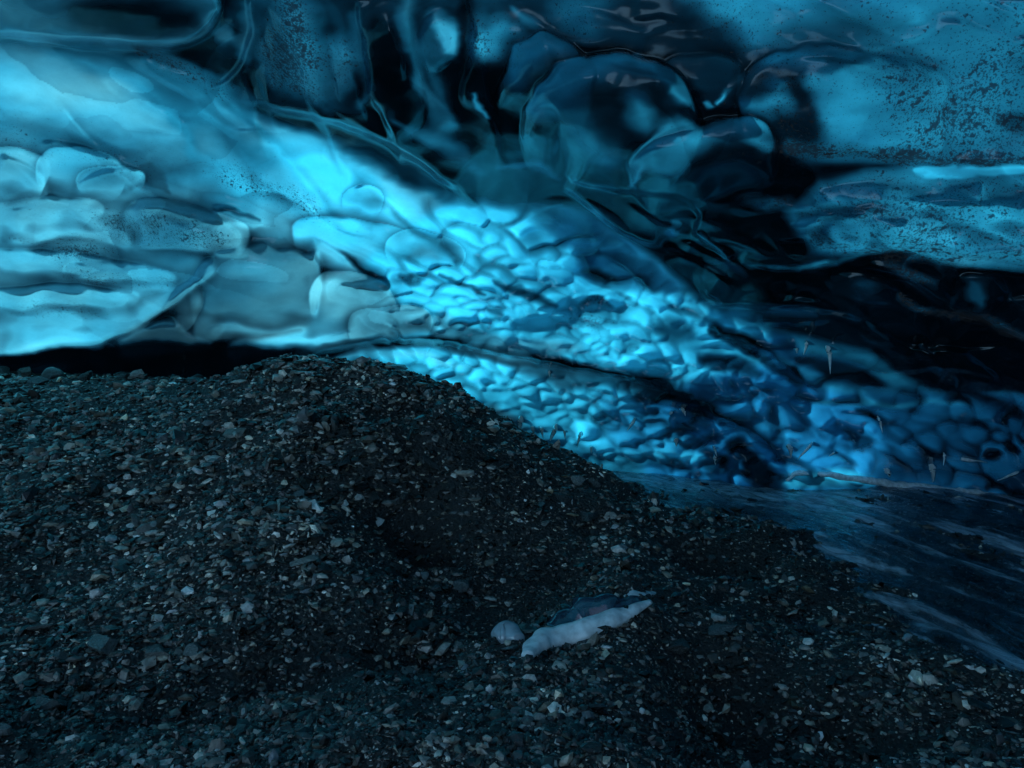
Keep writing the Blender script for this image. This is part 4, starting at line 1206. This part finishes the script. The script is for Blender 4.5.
# ---------------------------------------------------------------- ice lying in the gravel, rims and glints modelled as drips
def tube_mesh(name, pts, rad, seg=14, flat=1.0, n=5, noise=.0):
    """closed round bar along a smooth line, radius per point"""
    P_ = np.array(spline([tuple(p) for p in pts], n)); m = len(P_)
    rr = np.interp(np.linspace(0, 1, m), np.linspace(0, 1, len(rad)), rad)
    tg = np.gradient(P_, axis=0); tg /= np.linalg.norm(tg, axis=1, keepdims=True) + 1e-12
    up = np.array([0, 0, 1.0]); 
    sd = np.cross(tg, np.where(np.abs(tg[:, 2:]) > .9, np.array([[0, 1.0, 0]]), up[None])); sd /= np.linalg.norm(sd, axis=1, keepdims=True) + 1e-12
    nu = np.cross(sd, tg)
    a = np.linspace(0, 2 * np.pi, seg, endpoint=False)
    V_ = P_[:, None] + rr[:, None, None] * (np.cos(a)[None, :, None] * sd[:, None] + flat * np.sin(a)[None, :, None] * nu[:, None])
    if noise:
        V_ = V_ + noise * rr[:, None, None] * np.stack([N1(V_[..., 0] * 14, V_[..., 1] * 14 + V_[..., 2] * 9), N2(V_[..., 1] * 14, V_[..., 2] * 14), N3(V_[..., 0] * 14, V_[..., 2] * 14)], -1)
    vs = V_.reshape(-1, 3).tolist(); fs_ = []
    for i in range(m - 1):
        for j in range(seg):
            fs_.append((i * seg + j, i * seg + (j + 1) % seg, (i + 1) * seg + (j + 1) % seg, (i + 1) * seg + j))
    vs += [P_[0].tolist(), P_[-1].tolist()]
    for j in range(seg):
        fs_.append((len(vs) - 2, (j + 1) % seg, j)); fs_.append((len(vs) - 1, (m - 1) * seg + j, (m - 1) * seg + (j + 1) % seg))
    me_ = bpy.data.meshes.new(name); me_.from_pydata(vs, [], fs_); me_.update()
    me_.polygons.foreach_set('use_smooth', [True] * len(me_.polygons))
    return me_


def on_ground(pts, lift=0.0):
    p, t, _ = ground_hit(np.array([q[0] for q in pts], float), np.array([q[1] for q in pts], float))
    p = p.copy(); p[:, 2] += lift
    return p, t


def base_empty(name, loc):
    e = bpy.data.objects.new(name, None); COL.objects.link(e); e.location = loc
    return e


def child(name, me_, mat, parent):
    off = np.array(parent.location)
    for v in me_.vertices: v.co = np.array(v.co) - off
    return link(name, me_, mat, parent)


pool_c, _ = on_ground([(575, 632)])
pool = base_empty('frozen_pool', pool_c[0])
tag(pool, 'frozen pool with white frosty rim melting out of the gravel', 'ice')


def patch_mesh(name, upper, lower, prof, nu=70, nv=18, rough=.01):
    """an ice face between two lines on the ground, prof = heights from the upper to the lower line; closed by a skirt into the gravel"""
    U_ = np.array(spline([tuple(q) for q in on_ground(upper)[0]], 8)); L_ = np.array(spline([tuple(q) for q in on_ground(lower)[0]], 8))
    k = np.linspace(0, 1, nu)
    U_ = np.stack([np.interp(k, np.linspace(0, 1, len(U_)), U_[:, c]) for c in range(3)], -1)
    L_ = np.stack([np.interp(k, np.linspace(0, 1, len(L_)), L_[:, c]) for c in range(3)], -1)
    v = np.linspace(0, 1, nv)
    S = U_[None] * (1 - v[:, None, None]) + L_[None] * v[:, None, None]
    end = np.sqrt(smooth(0, .12, k) * smooth(0, .12, 1 - k))
    S[..., 2] += np.interp(v, np.linspace(0, 1, len(prof)), prof)[:, None] * end[None]
    S += rough * np.stack([N1.fbm(S[..., 0] * 9, S[..., 1] * 9, 3), N2.fbm(S[..., 0] * 9, S[..., 1] * 9, 3), 1.6 * N3.fbm(S[..., 0] * 8, S[..., 1] * 8, 3)], -1)
    back = S[:1].copy(); back[..., 2] -= .35; back[..., 1] += .05
    front = S[-1:].copy(); front[..., 2] -= .25
    S = np.concatenate([back, S, front], 0)
    return raw_mesh(name, S.reshape(-1, 3), grid_faces(*S.shape[:2])[:, ::-1])


p, t = on_ground([(527, 658), (538, 648), (560, 639), (592, 630), (624, 617), (650, 604)], .012)
child('frosty_rim', tube_mesh('frosty_rim', p, [.03, .072, .078, .066, .05, .018], 28, .72, 12, .16), M_WHITE, pool)
p, t = on_ground([(550, 630), (576, 619), (606, 611), (640, 601)], .0)
child('clear_ice', tube_mesh('clear_ice', p, [.04, .10, .085, .03], 28, .85, 12, .3), M_DARKICE, pool)
p, t = on_ground([(496, 640), (508, 636), (519, 641)], .01)
child('ice_knob', tube_mesh('ice_knob', p, [.04, .075, .03], 24, .95, 12, .22), M_KNOB, pool)
p, t = on_ground([(618, 597), (636, 593), (655, 591)], -.01)
child('frost_patch', tube_mesh('frost_patch', p, [.02, .05, .02], 20, .45, 10, .2), M_WHITE, pool)
o = link('ice_patch', patch_mesh('ice_patch', [(651, 504), (660, 503), (669, 507)], [(654, 523), (664, 525), (676, 525)], [.0, .05, .05, .02, -.02], rough=.02), M_WHITE)
tag(o, 'small white ice patch at the tip of the gravel spur by the stream', 'ice')


def ice_pt(px, py, off=.0):
    """point on the built ice sheet, lifted a little into the cave"""
    d = ray(px, py); a = math.atan2(d[0], d[1]); sl = d[2] / math.hypot(d[0], d[1])
    j = int(np.argmin(np.abs(np.radians(az) - a))); i = int(np.argmin(np.abs(slope - sl)))
    return CO[i, j] + NO[i, j] * off


# rolled rims of ice along the water
rim = [(786, 478), (800, 470), (830, 474), (870, 480), (920, 486), (965, 491), (1010, 499), (1050, 506)]
o = link('wet_ice_ridge', tube_mesh('wet_ice_ridge', [ice_pt(a, b, .03) for a, b in rim], [.015, .05, .045, .05, .06, .065, .065, .06], 16, .8, 8, .35), M_WHITE)
tag(o, 'pale shiny wet ice ridge along the waterline at the right', 'ice ridge')
glint_marks = [  # px, py of top, dx, dy, width, label
    (522, 418, -4, 22, 6, 'largest bright icicle, left end of the row above the spur'),
    (511, 420, 2, 12, 4, 'thin icicle left of the largest bright icicle'),
    (534, 426, 1, 9, 4, 'small icicle just right of the largest bright icicle'),
    (542, 428, 2, 10, 4, 'short icicle in the middle of the row above the spur'),
    (556, 426, -6, 15, 6, 'second largest slanting icicle in the row above the spur'),
    (565, 430, 1, 8, 3, 'tiny highlight right of the second largest slanting icicle'),
    (579, 433, -3, 13, 4, 'slender icicle at the right end of the row above the spur'),
    (592, 446, 0, 7, 3, 'small low highlight right of the icicle row'),
    (636, 418, -8, 12, 4, 'slanted bright highlight alone on the blue wall'),
    (672, 413, -9, 8, 4, 'slanted bright highlight below the dark streak'),
    (684, 408, 2, 7, 5, 'bright double highlight on the dark streak'),
    (677, 438, 0, 7, 5, 'bright highlight lower on the blue wall above the roll'),
    (715, 446, 2, 9, 4, 'upper bright highlight above the left ice roll end'),
    (717, 458, 0, 8, 4, 'lower bright highlight touching the left ice roll end'),
    (549, 370, 0, 6, 3, 'single small highlight below the thin dark band'),
    (808, 340, -4, 12, 4, 'brightest icicle under the black ledge'),
    (830, 346, 1, 24, 5, 'long dim icicle under the black ledge'),
    (796, 347, 0, 5, 3, 'tiny highlight left of the brightest ledge icicle'),
    (812, 442, -14, 15, 4, 'slanted bright highlight near the waterline'),
    (790, 446, 1, 10, 5, 'white highlight at the left end of the wet ridge'),
    (878, 416, 3, 14, 3, 'thin bright highlight high on the dark right wall'),
    (835, 451, -6, 4, 3, 'little bright highlight in the middle of the blue foot'),
    (966, 458, 18, 2, 4, 'lens shaped bright highlight on the dark right wall'),
    (1022, 470, -20, 8, 5, 'slanted bright highlight at the right picture edge'),
    (888, 469, 1, 6, 6, 'pair of white highlights on the ridge left of its bump'),
    (932, 465, 0, 14, 6, 'upright white bump on the pale wet ridge'),
    (945, 452, -2, 10, 3, 'small highlight above the upright bump of the wet ridge'),
]
for a, b, dx, dy, w, lab in glint_marks:  # small white drips added to stand for glints on the wet wall
    p0 = ice_pt(a, b, .05); tt_ = np.linalg.norm(p0 - CAM)
    k = tt_ / F
    p0 = ice_pt(a, b, .02); p1 = p0 + np.array([dx * k, -.02, -dy * k])
    q = [p0 + np.array([0, .05, 0]) - (p1 - p0) * .1, p0 * .8 + p1 * .2, p0 * .4 + p1 * .6, p1]
    dx *= .75; dy *= .75
    r0 = w * .46 * k
    o = link('glint', tube_mesh('glint', q, [r0 * 1.3, r0, r0 * .62, r0 * .1], 12, 1, 5, .25), M_GLINT)
    tag(o, lab, 'glint', 'glints on the ice wall, modelled as drips')

# ---------------------------------------------------------------- light
SUN_AZ, SUN_EL = -52.0, 40.0                 # azimuth from the view direction, towards the left
w = bpy.data.worlds.new('World'); SC.world = w; w.use_nodes = True
nt = w.node_tree; nt.nodes.clear()
sky = nt.nodes.new('ShaderNodeTexSky'); sky.sky_type = 'NISHITA'; sky.sun_disc = False
sky.sun_elevation = radians(SUN_EL); sky.sun_rotation = radians(SUN_AZ)
bg = nt.nodes.new('ShaderNodeBackground'); bg.inputs[1].default_value = .09
ow = nt.nodes.new('ShaderNodeOutputWorld')
nt.links.new(sky.outputs[0], bg.inputs[0]); nt.links.new(bg.outputs[0], ow.inputs[0])
sun = bpy.data.lights.new('sun', 'SUN'); sun.energy = 5.0; sun.angle = radians(5); sun.color = (1, .97, .93)
so = bpy.data.objects.new('sun', sun); COL.objects.link(so)
a_, e_ = radians(SUN_AZ), radians(SUN_EL)
to_sun = (math.cos(e_) * math.sin(a_), math.cos(e_) * math.cos(a_), math.sin(e_))
import mathutils
so.rotation_euler = mathutils.Vector(to_sun).to_track_quat('Z', 'Y').to_euler()
so.location = (-20, 20, 25)

SC.render.engine = 'CYCLES'
cy = SC.cycles
cy.max_bounces = 6; cy.diffuse_bounces = 3; cy.glossy_bounces = 3; cy.transmission_bounces = 4; cy.transparent_max_bounces = 12
cy.sample_clamp_indirect = 4.0; cy.caustics_reflective = False; cy.caustics_refractive = False
try:
    cy.use_denoising = True; cy.denoiser = 'OPENIMAGEDENOISE'
except Exception as e: print('denoise', e)
vs_ = SC.view_settings
vs_.view_transform = 'Standard'; vs_.look = 'None'; vs_.exposure = 1.1; vs_.gamma = 1.0; vs_.use_curve_mapping = False
